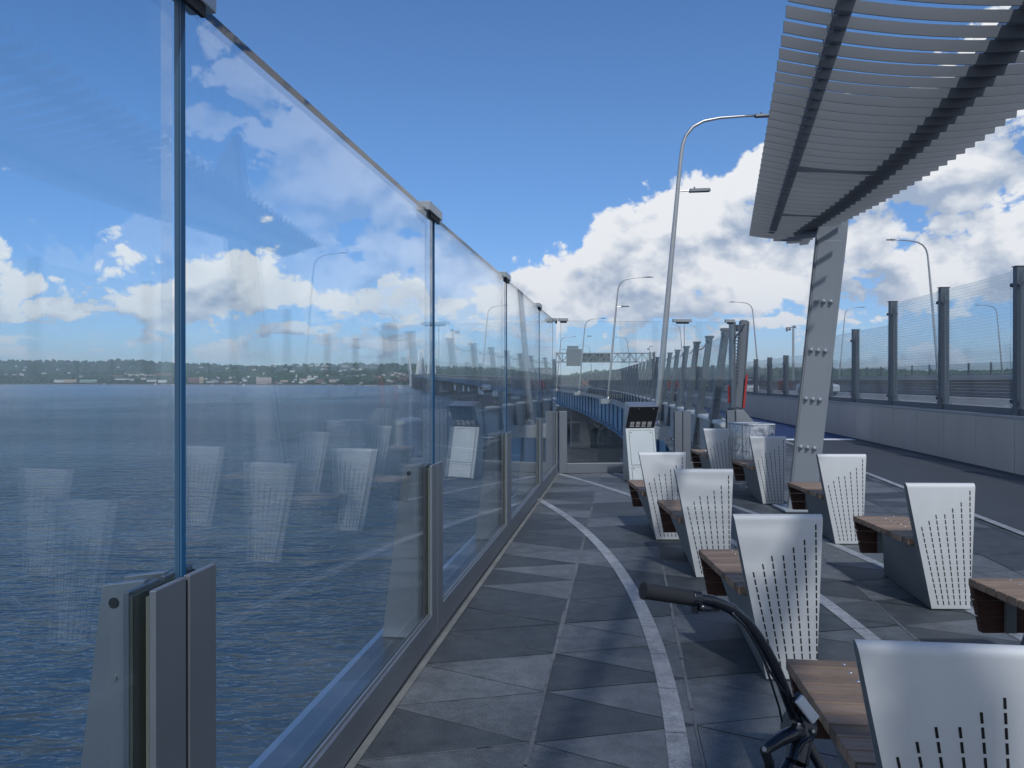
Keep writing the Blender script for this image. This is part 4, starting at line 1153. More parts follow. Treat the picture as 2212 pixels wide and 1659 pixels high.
fence = thing('path_fence', 'row of leaning slate fence posts with wire mesh along the bridge path', 'fence', loc=(xe(14.5), 14.5, 0))
y = 14.5; first = None; cnt = 0
far_posts = MB()
def post_bm():
    mb = MB()
    mb.hexa([(-0.14, -0.055, 0.05), (0.0, -0.055, 0.05), (0.0, 0.055, 0.05), (-0.14, 0.055, 0.05), (0.18, -0.055, 2.40), (0.30, -0.055, 2.40), (0.30, 0.055, 2.40), (0.18, 0.055, 2.40)])
    mb.box((0.24, 0, 2.425), (0.17, 0.13, 0.05)); mb.box((0.05, 0, 0.78), (0.22, 0.16, 0.10)); mb.tube([(0.2, -0.1, 2.36), (0.2, 0.1, 2.36)], 0.03, 6)
    mb.box((-0.03, 0, 0.32), (0.10, 0.16, 0.06))
    return mb
while y < 420:
    if first is None:
        first = post_bm().build('post', M['post'], fence); po = first
    elif cnt < 95:
        po = first.copy(); COL.objects.link(po)
    if cnt < 95: po.location = (xe(y) - xe(14.5), y - 14.5, zb(y))
    else:
        x = xe(y) - xe(14.5); far_posts.hexa([(x - 0.14, y - 14.55, zb(y) + .05), (x, y - 14.55, zb(y) + .05), (x, y - 14.45, zb(y) + .05), (x - .14, y - 14.45, zb(y) + .05), (x + .18, y - 14.55, zb(y) + 2.4), (x + .3, y - 14.55, zb(y) + 2.4), (x + .3, y - 14.45, zb(y) + 2.4), (x + .18, y - 14.45, zb(y) + 2.4)])
    cnt += 1; y += 2.4
tag(far_posts.build('far_posts', M['post'], fence), kind='stuff')
nm_ = MB(); ys = [13.4] + [14.5 + 2.4 * i for i in range(0, 110)]
for y0, y1 in zip(ys, ys[1:]):
    c = lambda y, z: (xe(y) - xe(14.5) + 0.0 + (z - 0.05) * 0.128, y - 14.5, zb(y) + z)
    nm_.quad(c(y0, 0.75), c(y1, 0.75), c(y1, 2.34), c(y0, 2.34))
nm_.build('wire_mesh', M['net'], fence)
cw = MB()
for i in range(0, 40):
    y0 = 14.5 + 2.4 * i - (2.4 if i == 0 else 0); pts = []
    for q in range(7):
        t_ = q / 6; yy = y0 + 2.4 * t_; pts.append((xe(yy) - xe(14.5) + 0.2, yy - 14.5, zb(yy) + 2.36 - 0.16 * 4 * t_ * (1 - t_)))
    cw.tube(pts, 0.012, 5)
cw.build('top_cable', M['post'], fence)
hr = MB()
for z in (1.07,):
    pts = [(xe(y) - xe(14.5) + 0.34, y - 14.5, zb(y) + z) for y in [15] + list(range(20, 260, 10))]; hr.tube(pts, 0.03, 6)
hr.build('hand_rail', M['galv'], fence)

# ================================================================ street lamps
def make_lamp(mid=True):
    r_ = thing('street_lamp', 'x', 'street lamp', 'tall curved street lamps along the bridge')
    pts = [(0, 0, 0.03), (0.02, 0, 0.5), (0.47, 0, 5.6), (0.70, 0, 8.1), (0.81, 0, 9.2), (0.86, 0, 9.5), (0.97, 0, 9.8), (1.20, 0, 10.08), (1.55, 0, 10.27), (2.1, 0, 10.38), (2.9, 0, 10.44), (3.35, 0, 10.46)]
    rad = [0.115, 0.112, 0.085, 0.070, 0.062, 0.060, 0.057, 0.054, 0.050, 0.046, 0.042, 0.040]
    p_ = MB(); p_.tube(pts, rad, 14); p_.build('pole', M['galv'], r_, smooth=True)
    b_ = MB(); b_.box((0, 0, 0.02), (0.46, 0.46, 0.04)); b_.tube([(0, 0, 0.04), (0, 0, 0.16)], [0.19, 0.13], 14)
    for k in range(8): b_.tube([(0.2 * math.cos(k * .785), 0.2 * math.sin(k * .785), 0.03), (0.2 * math.cos(k * .785), 0.2 * math.sin(k * .785), 0.14)], 0.022, 6)
    b_.tube([(0.045, -0.10, 0.62), (0.052, -0.122, 0.62)], 0.07, 12)
    b_.build('base_flange', M['galv'], r_)
    h = MB(); h.hexa([(3.3, -0.09, 10.40), (3.85, -0.13, 10.43), (3.85, 0.13, 10.43), (3.3, 0.09, 10.40), (3.3, -0.07, 10.50), (3.85, -0.10, 10.49), (3.85, 0.10, 10.49), (3.3, 0.07, 10.50)]); h.tube([(3.5, 0, 10.49), (3.5, 0, 10.57)], 0.03, 6)
    h.build('lamp_head', M['post'], r_, bevel=0.01)
    if mid:
        m_ = MB(); m_.tube([(0.69, 0, 7.9), (1.1, 0, 7.93)], 0.025, 8); m_.build('side_arm', M['galv'], r_)
        m_ = MB(); m_.hexa([(1.08, -0.1, 7.87), (1.78, -0.12, 7.90), (1.78, 0.12, 7.90), (1.08, 0.1, 7.87), (1.08, -0.08, 7.98), (1.76, -0.1, 8.0), (1.76, 0.1, 8.0), (1.08, 0.08, 7.98)]); m_.tube([(1.25, 0, 7.98), (1.25, 0, 8.05)], 0.03, 6)
        m_.build('path_light', M['post'], r_, bevel=0.01)
    return r_
ORD = ['tallest street lamp, standing just outside the fence with its arm ending at the canopy', 'second street lamp along the path fence, left of the tallest one', 'third street lamp along the path fence, rising above the sign gantry', 'fourth street lamp along the path fence, seen above the left end of the gantry', 'faint fifth street lamp of the path side, beyond the gantry', 'sixth, tiny street lamp of the path side', 'last, tiny street lamp of the path side']
lamp = make_lamp()
for i, y in enumerate((26, 66, 109, 153, 197, 240, 284)):
    o = lamp if i == 0 else copy_tree(lamp)
    o.location = (xe(y) - 0.24, y, zb(y) - 0.03); o['label'] = ORD[i]; o.rotation_euler = (0, 0, R([0, 1, -2, 3, 0, 2, 0][i]))
med = make_lamp(False)
MED = [(31.6, 57, 180, 'street lamp rising behind the noise screen to the right of the leaning column'), (32.4, 101, 180, 'street lamp with arm to the left, between the mesh gate and the leaning column'),
       (31.2, 139, 180, 'street lamp with arm to the left, seen just right of the tallest lamp pole'), (27.5, 178, 180, 'faint street lamp with arm to the left, above the middle of the gantry'), (22.5, 215, 180, 'tiny street lamp above the gantry right end'),
       (48.5, 114, 0, 'street lamp with arm to the right, at the right edge of the leaning column'), (69.5, 109, 180, 'street lamp seen through the rightmost noise screen panels')]
for i, (x, y, a, lb) in enumerate(MED):
    o = med if i == 0 else copy_tree(med)
    o.location = (x, y, zr(x - xe(y)) + (0.95 if i != 6 else 0)); o.rotation_euler = (0, 0, R(a)); o['label'] = lb; o['group'] = 'street lamps of the carriageways'

# ================================================================ sign gantry, camera mast
GY = 200.0
gn = thing('sign_gantry', 'steel truss sign gantry over the carriageway, seen from behind', 'sign gantry', loc=(12, GY, 0))
tr_ = MB(); X0, X1, Z0, Z1 = -0.4, 25.2, 6.6, 8.9
for yy in (0, 1.8):
    for z in (Z0, Z1): tr_.box(((X0 + X1) / 2, yy, z), (X1 - X0, 0.22, 0.22))
    n = 16
    for k in range(n):
        a, b_ = X0 + (X1 - X0) * k / n, X0 + (X1 - X0) * (k + 1) / n
        tr_.tube([(a, yy, Z0), (b_, yy, Z1)] if k % 2 else [(a, yy, Z1), (b_, yy, Z0)], 0.07, 5); tr_.tube([(b_, yy, Z0), (b_, yy, Z1)], 0.06, 5)
for k in range(0, 17): 
    a = X0 + (X1 - X0) * k / 16; tr_.tube([(a, 0, Z0), (a, 1.8, Z0)], 0.06, 5); tr_.tube([(a, 0, Z1), (a, 1.8, Z1)], 0.06, 5)
tr_.build('truss', M['truss'], gn)
def signp(x0, x1, z0, z1, m_, yy=2.2):
    mb = MB(); mb.box(((x0 + x1) / 2, yy, (z0 + z1) / 2), (x1 - x0, 0.08, z1 - z0)); s_ = mb.build('sign_panel', m_, gn)
    rb2 = MB(); k = z0 + 0.3
    while k < z1: rb2.box(((x0 + x1) / 2, yy - 0.10, k), (x1 - x0, 0.10, 0.10)); k += 0.55
    for q in range(4): rb2.box((x0 + (x1 - x0) * (q + .5) / 4, yy - 0.2, (z0 + z1) / 2), (0.14, 0.10, z1 - z0))
    rb2.build('rib', M['truss'], s_)
signp(2.1, 6.1, 5.55, 10.0, M['signback'], -0.5); signp(2.3, 5.2, 10.05, 10.75, M['signback'], -0.5); signp(6.5, 13.8, 6.7, 8.85, M['signgreen'])
sp2 = MB()
for yy in (0, 1.8):
    for dx in (0, 1.1): sp2.tube([(24.0 + dx, yy, 0.4), (24.0 + dx, yy, 9.2)], 0.16, 8)
for k in range(6): sp2.tube([(24.0, 0, 1 + k * 1.4), (25.1, 0, 2.4 + k * 1.4)], 0.07, 5)
sp2.tube([(23.9, 0.5, 9), (23.9, 0.5, 10.6)], 0.06, 5); sp2.box((24.2, 0.5, 10.7), (0.9, 0.3, 0.15)); sp2.box((23.5, 0.5, 10.0), (0.5, 0.3, 0.4))
for yy in (0, 1.8): sp2.tube([(-0.6, yy, -0.2), (-0.6, yy, 9.2)], 0.2, 8)
sp2.build('support_tower', M['truss'], gn)
cm = thing('camera_mast', 'slim mast with traffic cameras on top, seen between the mesh gate and the column', 'camera mast', loc=(40.2, 110, 1.2))
mb = MB(); mb.tube([(0, 0, 0), (0, 0, 8.0)], [0.2, 0.14], 10); mb.build('pole', M['galv'], cm)
mb = MB(); mb.box((-0.5, 0, 8.0), (1.0, 0.12, 0.12)); mb.box((-0.9, 0, 7.7), (0.25, 0.25, 0.5)); mb.box((0.15, 0, 8.1), (0.4, 0.3, 0.3)); mb.ball((-0.5, 0, 7.75), 0.2); mb.build('camera', M['signback'], cm)

# ================================================================ cable towers of the main span
def tower(xc, yc, label, outl, outr):
    z0 = zb(yc)
    t_ = thing('cable_tower', label, 'bridge tower', 'white cable towers of the main span', loc=(xc, yc, z0))
    for sd_, out in ((-1, outl), (1, outr)):
        xb = sd_ * 14.5
        lg = MB(); w0 = 3.6
        rings = []
        for z, k, w_, d_ in ((WATER - z0, 0.0, 5.0, 6.5), (-2, 0.1, 4.6, 6), (28, 0.42, 4.0, 5.2), (60, 0.75, 3.6, 4.6), (82, 1.0, 3.2, 4.2)):
            x = xb + sd_ * out * (k - 0.35)
            rings.append([Vector((x - w_, -d_, z)), Vector((x + w_, -d_, z)), Vector((x + w_, d_, z)), Vector((x - w_, d_, z))])
        v = [q for r_ in rings for q in r_]; f = [(3, 2, 1, 0), tuple(range(len(v) - 4, len(v)))]
        for i in range(len(rings) - 1):
            for q in range(4): f.append((4 * i + q, 4 * i + (q + 1) % 4, 4 * i + 4 + (q + 1) % 4, 4 * i + 4 + q))
        lg.add(v, f); lg.build('tower_leg', M['pylon'], t_)
        cb_ = MB(); sl_ = -0.147
        for k in range(1, 17):
            zt = 40 + 37 * k / 16; xt = xb + sd_ * out * (0.54 + 0.42 * k / 16 - 0.35)
            for sg in (-1, 1):
                dy = sg * (10 + 165 * k / 16)
                cb_.tube([(xt, 0, zt), (xb + sl_ * dy, dy, 0.5)], 0.95, 5, 0, False)
        cb_.build('stay_cables', M['cable'], t_)
    xb = MB(); xb.box((0, 0, -6), (26, 7, 5)); xb.build('cross_beam', M['pylon'], t_)
T1 = 2480.0
tower(xe(T1) + 11.5, T1, 'nearer cable tower of the river-side bridge, standing apart at the left', 9, 6)
tower(xe(T1) + 57, T1, 'nearer cable tower of the landward bridge, the tallest white pair', 8, 8)
tower(xe(T1 + 366) + 16, T1 + 366, 'farther cable tower of the river-side bridge, behind the nearer ones', 9, 9)
tower(xe(T1 + 366) + 57, T1 + 366, 'farther cable tower of the landward bridge', 9, 9)

# ================================================================ water
wv = MB(); wv.quad((-9000, -3000, WATER), (9000, -3000, WATER), (9000, 9000, WATER), (-9000, 9000, WATER))
tag(wv.build('river_water', M['water']), kind='structure')

# ================================================================ far shore: hills, forest, town
from mathutils import noise as mn
RIDGE = [(-900, 800), (-400, 790), (-100, 782), (0, 778), (20, 777), (75, 781), (120, 779), (200, 781), (245, 777), (290, 776), (330, 781), (365, 783), (400, 785), (466, 787), (510, 789.5), (530, 790.5), (589, 791), (628, 788),
         (681, 786), (795, 786), (860, 786), (910, 787), (947, 792), (1000, 792), (1100, 798), (1160, 806), (1211, 811), (1236, 808), (1258, 807), (1280, 803), (1300, 800), (1382, 798), (1411, 795), (1455, 794.6), (1560, 794), (1700, 795), (1850, 797), (2000, 799), (2212, 799), (2600, 803), (3500, 800), (6000, 800)]
RA = [(math.degrees(math.atan((u - 1106) / K)), (825 - v) / math.hypot(K, u - 1106)) for u, v in RIDGE]
def lerp_tab(tab, a):
    if a <= tab[0][0]: return tab[0][1]
    for (a0, b0), (a1, b1) in zip(tab, tab[1:]):
        if a <= a1: return b0 + (b1 - b0) * (a - a0) / (a1 - a0)
    return tab[-1][1]
SH = [(-62, 6500), (-35, 5900), (-28, 5200), (-20, 4300), (-12, 3500), (-7, 3050), (0, 3000), (12, 2700), (25, 2200), (50, 1800), (80, 1800)]
def shore(a): return lerp_tab(SH, a) + 60 * mn.noise(Vector((a * 0.7, 3.3, 0))) + 18 * mn.noise(Vector((a * 4.1, 1.3, 0)))
DEPTH = 1700.0
def terrain(a, r):
    """height of the ground at azimuth a (deg) and distance r"""
    r0 = shore(a); t = (r - r0) / DEPTH
    top_ = EYE + lerp_tab(RA, a) * (r0 + DEPTH) - 9.0
    if t <= 0: return WATER - 2
    t1 = min(t, 1.0)
    prof_ = 0.16 * min(t1 / 0.12, 1) ** 0.8 * (1 - t1) + t1 ** 1.25 * (0.72 + 0.28 * t1)
    z = WATER + 1.0 + (top_ - WATER - 1.0) * prof_
    x, y = r * math.sin(R(a)), r * math.cos(R(a))
    z += (14 * mn.noise(Vector((x / 420, y / 420, 1))) + 6 * mn.noise(Vector((x / 130, y / 130, 2)))) * min(t1 * 5, 1) * (1 - 0.6 * t1)
    if t > 1: z -= (t - 1) * 120
    return z
AZ0, AZ1, NA, NR = -60.0, 78.0, 560, 34
hv, hf = [], []
for i in range(NA + 1):
    a = AZ0 + (AZ1 - AZ0) * i / NA; r0 = shore(a)
    for j in range(NR + 1):
        r = r0 - 15 + (DEPTH * 1.25 + 15) * (j / NR) ** 1.4
        hv.append((r * math.sin(R(a)), r * math.cos(R(a)), terrain(a, r)))
for i in range(NA):
    for j in range(NR):
        q = i * (NR + 1) + j
        hf.append((q, q + NR + 1, q + NR + 2, q + 1))
def wooded(name, c0, c1, c2):
    m, a = new_mat(name)
    t = a.n('ShaderNodeNewGeometry').outputs['Position']
    n1, n2 = a.noise(t, 0.0035, 4, 0.6), a.noise(t, 0.035, 3, 0.6)
    cc = a.mixc(a.ramp(n1, 0.35, 0.65), c4(c0), c4(c1)); cc = a.mixc(a.ramp(n2, 0.5, 0.8, 0, 0.7), cc, c4(c2))
    finish(a, pbsdf(a, cc, 0.95, 0, None, 0.1)); return m
M['forest'] = wooded('mixed_woodland', (0.040, 0.078, 0.042), (0.062, 0.112, 0.054), (0.092, 0.140, 0.072))
hm = MB(); hm.v, hm.f, hm.m = hv, hf, [0] * len(hf)
tag(hm.build('far_hills', mat('wooded_ground', (0.04, 0.06, 0.03), 0.95, 0, 0.4, 0.004, 0.05, 0.2), smooth=True), kind='structure')
sb_ = MB(); rows = []
for i in range(NA * 2 + 1):
    a = AZ0 + (AZ1 - AZ0) * i / (NA * 2); r0 = shore(a)
    rows.append([(r * math.sin(R(a)), r * math.cos(R(a)), z) for r, z in ((r0 - 16, WATER - 0.5), (r0 - 10, WATER + 1.6), (r0 + 14, WATER + 3.0 + 1.2 * mn.noise(Vector((a * 9, 0, 0)))))])
for r_a, r_b in zip(rows, rows[1:]):
    for q in range(2): sb_.quad(r_a[q], r_b[q], r_b[q + 1], r_a[q + 1])
tag(sb_.build('shore_bank', mat('sandy_bank', (0.20, 0.185, 0.15), 0.9, 0, 0.5, 0.01, 0.2, 0.3)), kind='structure')

HOUSE = []          # kept free of trees: (az, r, half width deg, half depth)
def spot(u, v):
    """where the sight line through a photograph point meets the far slope"""
    a = math.degrees(math.atan((u - 1106) / K)); te = (825 - v) / math.hypot(K, u - 1106)
    r = shore(a) + 12
    while r < shore(a) + DEPTH:
        if terrain(a, r) >= EYE + te * r: break
        r += 6
    return a, r
# trees: thousands of rounded crowns, one mass
rf_ = random.Random(5)
ico = bmesh.new(); bmesh.ops.create_icosphere(ico, subdivisions=1, radius=1.0)
iv = [v.co.copy() for v in ico.verts]; if_ = [tuple(v.index for v in f.verts) for f in ico.faces]; ico.free()

def gable(mb, w, d, h, rh, m0=0, m1=1, x=0, y=0, z=0):
    mb.box((x, y, z + h / 2), (w, d, h), m0)
    mb.prism([(x - w / 2 - .4, y - d / 2 - .4, z + h), (x - w / 2 - .4, y + d / 2 + .4, z + h), (x - w / 2 - .4, y, z + h + rh)], (w + .8, 0, 0), m1)
WALLS = {'white': (0.75, 0.75, 0.72), 'cream': (0.60, 0.55, 0.44), 'grey': (0.42, 0.43, 0.43), 'brick': (0.25, 0.17, 0.14), 'pink': (0.50, 0.43, 0.40), 'green': (0.30, 0.42, 0.33), 'beige': (0.50, 0.42, 0.30)}
HM = {k: mat('house_' + k, c, 0.85, 0, 0.08, 0.2, 2, 0.03) for k, c in WALLS.items()}
ROOF = [mat('roof_grey', (0.13, 0.135, 0.14), 0.9), mat('roof_brown', (0.16, 0.11, 0.09), 0.9), mat('roof_red', (0.24, 0.13, 0.10), 0.9), mat('roof_green', (0.27, 0.38, 0.30), 0.85)]
WIN = mat('dark_window', (0.03, 0.035, 0.045), 0.3)
def place(o, a, r, dz=0.0, turn=0.0):
    o.location = (r * math.sin(R(a)), r * math.cos(R(a)), terrain(a, r) + dz - 0.6); o.rotation_euler = (0, 0, R(-a + turn))
# landmark buildings: (u, v of the foot, width px, height px, wall, roof, kind, label)
LAND = [(47, 814, 7, 7, 'white', 0, 'tower', 'white castle-like house in the trees at the far left of the shore'), (32, 812, 6, 4, 'white', 0, 'gable', 'small white house left of the castle-like house'),
        (129.5, 826.5, 19, 7, 'white', 0, 'barn', 'big white boathouse on the far waterline'), (151.5, 826.5, 21, 6, 'beige', 1, 'flat', 'flat-roofed beige building right of the white boathouse'),
        (191, 827, 29, 6, 'green', 3, 'barn', 'long pale green building on the far waterline'),
        (255, 815, 17, 4, 'brick', 1, 'flat', 'brown row of houses at the left end of the hillside town'), (290, 813, 20, 6, 'cream', 0, 'gable', 'large cream building in the middle of the hillside town'), (352, 814, 30, 7, 'brick', 1, 'flat', 'long reddish building at the right end of the hillside town'),
        (265, 821, 26, 4, 'white', 0, 'gable', 'pale terrace below the hillside town'), (328, 825, 18, 6, 'white', 0, 'gable', 'white block on the shore under the reddish building'), (351, 827.5, 16, 6, 'white', 0, 'flat', 'white flat block beside the nearest glass edge'),
        (418, 827, 20, 11, 'brick', 1, 'flat', 'brick block just right of the blue glass edge'), (435, 828, 8, 13, 'beige', 0, 'flat', 'narrow beige tower block near the blue glass edge'), (455, 828, 16, 5, 'grey', 0, 'flat', 'low grey block at the waterline left of the big pink block'),
        (570, 830, 30, 14, 'pink', 0, 'big', 'big pale pink waterfront apartment block with dark window bays'), (503, 818, 15, 5, 'white', 0, 'gable', 'white house above the waterfront left of the big pink block'), (614, 826, 16, 5, 'beige', 1, 'flat', 'beige building right of the big pink block'),
        (655, 826.5, 15, 10, 'white', 2, 'gable', 'white building with red roof on the far waterfront'), (671, 822, 17, 6, 'white', 0, 'flat', 'long white block right of the red-roofed building'), (691, 828, 17, 8, 'brick', 2, 'flat', 'red brick hall on the far waterfront'),
        (719, 826, 15, 8, 'cream', 0, 'gable', 'cream block right of the red brick hall'), (640, 817.5, 2.6, 10, 'white', 0, 'steeple', 'slender white church steeple above the waterfront'), (672, 792, 10, 5, 'beige', 0, 'gable', 'beige building on the ridge left of the white tower'),
        (686, 792, 8, 5, 'white', 0, 'steeplehall', 'white hall with a small tower on the ridge'), (702, 793, 14, 5, 'cream', 0, 'gable', 'cream building on the ridge right of the white tower'), (745, 793.5, 13, 5.5, 'pink', 0, 'gable', 'pink building on the ridge towards the bridge'),
        (646, 792.5, 9, 3, 'white', 0, 'gable', 'small pale building at the left end of the ridge buildings'), (809, 818, 20, 6, 'brick', 1, 'steeplehall', 'brown church among trees left of the bridge towers')]
for u, v, wp, hp, wl_, rf, kind, lb in LAND:
    a, r = spot(u, v); s_ = r / K; w, h = wp * s_ / math.cos(R(a)) ** 0, hp * s_
    HOUSE.append((a, r, w, h))
    rt = thing('far_building', lb, 'building'); mb = MB(); d_ = max(8, w * 0.5)
    wm, rm = HM[wl_], ROOF[rf]
    roof = MB(); win = MB()
    if kind == 'flat':
        mb.box((0, 0, h / 2), (w, d_, h)); roof.box((0, 0, h + 0.4), (w + 0.8, d_ + 0.8, 0.8))
    elif kind == 'big':
        for k in range(5):
            x = (k - 2) * w / 5; mb.box((x, (k % 2) * 2.0, h / 2 * (1 if k != 0 else 1.1)), (w / 5 - 0.6, d_, h * (1 if k != 0 else 1.1)))
            roof.prism([(x - w / 10, -d_ / 2 - .5, h * 1.1), (x + w / 10, -d_ / 2 - .5, h * 1.1), (x, -d_ / 2 - .5, h * 1.22)], (0, d_, 0))
    elif kind == 'tower':
        mb.box((0, 0, h * .3), (w, d_, h * .6)); mb.box((-w * .2, 0, h * .5), (w * .3, d_ * .6, h)); mb.box((w * .3, 0, h * .42), (w * .25, d_ * .7, h * .84)); roof.box((0, 0, h * .62), (w + .6, d_ + .6, 0.8))
    elif kind == 'steeple':
        mb.box((0, 0, h * .3), (w, w, h * .6)); roof.prism([(-w / 2, -w / 2, h * .6), (w / 2, -w / 2, h * .6), (0, -w / 2, h)], (0, w, 0)); rm = HM['white']
    elif kind == 'steeplehall':
        mb.box((0, 0, h * .3), (w, d_, h * .6)); mb.box((0, -d_ * .3, h * .7), (w * .18, w * .18, h * 1.4)); roof.prism([(-w / 2, -d_ / 2 - .3, h * .6), (-w / 2, d_ / 2 + .3, h * .6), (-w / 2, 0, h * .85)], (w, 0, 0)); roof.prism([(-w * .09, -d_ * .3 - w * .09, h * 1.4), (w * .09, -d_ * .3 - w * .09, h * 1.4), (0, -d_ * .3 - w * .09, h * 1.9)], (0, w * .18, 0))
    else:
        hh = h * (0.66 if kind == 'gable' else 0.7); mb.box((0, 0, hh / 2), (w, d_, hh)); roof.prism([(-w / 2 - .5, -d_ / 2 - .5, hh), (-w / 2 - .5, d_ / 2 + .5, hh), (-w / 2 - .5, 0, h)], (w + 1, 0, 0))
    mb.build('wall', wm, rt); roof.build('roof', rm, rt)
    if kind in ('flat', 'big', 'barn', 'gable', 'tower') and h > 9:
        nx = max(2, int(w / 5.5)); nz = max(1, int(h * .6 / 4))
        for q in range(nx):
            for z in range(nz): win.box(((q + .5) / nx * w - w / 2, -d_ / 2 - 0.05, 2.2 + z * 4.0), (1.9, 0.3, 2.0))
        win.build('windows', WIN, rt)
    place(rt, a, r)
# ordinary houses, scattered where the photograph shows pale dots
DOTS = [(95, 808, 0), (149, 808, 0), (175, 815, 2), (197, 814, 2), (124, 800, 2), (35, 793, 2), (55, 795, 2), (53, 801, 2), (255, 795, 2), (14, 812, 2), (271, 809, 1), (280, 810, 0), (297, 809, 1), (305, 811, 0), (315, 813, 2), (325, 812, 1), (335, 813, 0), (340, 811, 2),
        (300, 818, 0), (310, 820, 1), (285, 822, 0), (322, 822, 0), (333, 822, 0), (427, 807, 0), (435, 795, 2), (471, 818, 0), (425, 825, 0), (445, 820, 1), (462, 824, 2), (470, 826, 2), (481, 827, 3), (490, 828, 2), (497, 827, 1), (510, 826, 3), (520, 828, 2), (528, 821, 0), (537, 816, 0), (546, 801, 1), (549, 800, 0),
        (492, 797, 0), (560, 811, 0), (571, 809, 0), (582, 810, 2), (530, 824, 0), (598, 829, 3), (606, 829, 2), (590, 792, 1), (617, 800, 2), (632, 804, 0), (638, 822, 0), (634, 826, 0), (648, 828, 0), (652, 828, 0), (668, 815, 0), (677, 812, 1), (682, 816, 0), (690, 812, 0), (697, 799, 0), (704, 799, 2), (707, 813, 1), (714, 818, 1), (728, 823, 2),
        (735, 803, 0), (738, 811, 0), (745, 801, 2), (752, 815, 0), (758, 816, 0), (762, 799, 1), (770, 801, 2), (772, 815, 0), (779, 800, 0), (785, 812, 2), (797, 815, 2), (821, 816, 1), (829, 812, 0), (833, 820, 0), (838, 816, 1), (845, 809, 3), (848, 812, 0), (853, 808, 0), (857, 811, 3), (860, 815, 1), (864, 809, 0), (868, 813, 3), (873, 811, 0), (878, 814, 3),
        (840, 824, 0), (846, 826, 1), (852, 825, 3), (862, 822, 3), (870, 820, 3), (876, 822, 3), (700, 829.5, 2), (780, 829, 2), (900, 812, 3), (915, 808, 2), (930, 806, 0), (945, 812, 2), (960, 809, 3)]
KIND = [('white', 'small white house among the trees of the far shore', 'white houses on the far shore', 0), ('cream', 'small cream house among the trees of the far shore', 'cream houses on the far shore', 1),
        ('grey', 'small grey house among the trees of the far shore', 'grey houses on the far shore', 0), ('brick', 'small brick house among the trees of the far shore', 'brick houses on the far shore', 1)]
hproto = {}
for u, v, k in DOTS:
    a, r = spot(u, v); wl_, lb, grp_, rf = KIND[k]
    key = (k, rf_.randrange(3))
    if key not in hproto:
        mb = MB(); w = (11, 14, 18)[key[1]]; gable(mb, w, 10, (6, 6.5, 6)[key[1]], (4, 3.4, 3.6)[key[1]])
        o = mb.build('far_house', [HM[wl_], ROOF[rf]]); hproto[key] = o
    else:
        o = hproto[key].copy(); COL.objects.link(o)
    s_ = rf_.uniform(1.1, 1.6) * (r / 4300.0) ** 0.5; o.scale = (s_, s_, s_)
    place(o, a, r, 0, rf_.choice((0, 0, 20, -25, 90))); tag(o, lb, 'house', grp_); HOUSE.append((a, r, 16 * s_, 8))
fo = MB(); nlump = 0
vv, ff_ = [], []
HOUSE.sort()
for q in range(13500):
    a = rf_.uniform(-40, 44) if q % 12 else rf_.uniform(AZ0, AZ1); r0 = shore(a)
    r = r0 + 22 + (DEPTH * 1.03 - 22) * rf_.random() ** 1.15
    bad = False
    for ha, hr, hw, hh in HOUSE:
        if abs(ha - a) * r * 0.01745 < hw * 0.62 + 6 and hr - 110 < r < hr + 10: bad = True; break
    if bad: continue
    z = terrain(a, r); rad = rf_.uniform(6.5, 12.5) * (r / 4300) ** 0.45
    x0, y0 = r * math.sin(R(a)), r * math.cos(R(a)); o = len(vv); sx_, sz_ = rf_.uniform(.8, 1.25), rf_.uniform(.75, 1.15); th = rf_.uniform(0, 6.28); ct, st_ = math.cos(th), math.sin(th)
    for p_ in iv:
        k = rad * rf_.uniform(.82, 1.18)
        vv.append((x0 + (p_.x * ct - p_.y * st_) * k * sx_, y0 + (p_.x * st_ + p_.y * ct) * k, z + rad * 0.45 + p_.z * k * sz_))
    ff_ += [tuple(i + o for i in f) for f in if_]
fo.v, fo.f, fo.m = vv, ff_, [0] * len(ff_)
tag(fo.build('forest', M['forest']), kind='stuff', label='wooded slopes of the far shore')

# ================================================================ boats
def sailboat(u, v, Y, hgt, label):
    p_ = px(u, v, Y); rt = thing('sailing_boat', label, 'sailing boat', loc=(p_.x, Y, WATER), rz=R(25))
    h = hgt
    mb = MB(); v_ = []
    for x, w_, z in ((-.28, .055, .09), (-.1, .085, .085), (.12, .075, .09), (.32, .004, .11)): v_ += [(x * h, -w_ * h, z * h), (x * h, w_ * h, z * h), (x * h, 0, -0.01 * h)]
    f = []
    for i in range(3):
        b_ = 3 * i; f += [(b_, b_ + 3, b_ + 5, b_ + 2), (b_ + 1, b_ + 2, b_ + 5, b_ + 4), (b_, b_ + 1, b_ + 4, b_ + 3)]
    f += [(0, 2, 1), (9, 10, 11)]
    mb.add(v_, f); mb.build('hull', HM['white'], rt)
    mb = MB(); mb.tube([(0.05 * h, 0, .08 * h), (0.05 * h, 0, h)], 0.006 * h, 6); mb.tube([(0.05 * h, 0, .17 * h), (-.3 * h, 0, .17 * h)], 0.005 * h, 6); mb.build('mast', M['galv'], rt)
    mb = MB(); mb.prism([(0.035 * h, 0, .18 * h), (-.29 * h, .03 * h, .18 * h), (-.12 * h, .04 * h, .55 * h), (0.035 * h, 0, .98 * h)], (0, 0.006 * h, 0)); mb.build('main_sail', HM['white'], rt)
    mb = MB(); mb.prism([(0.32 * h, 0, .12 * h), (0.06 * h, .05 * h, .14 * h), (0.055 * h, 0, .85 * h)], (0, 0.006 * h, 0)); mb.build('jib', HM['white'], rt)
def wy(v): return 15.44 * K / (v - 825 + 0.0001)
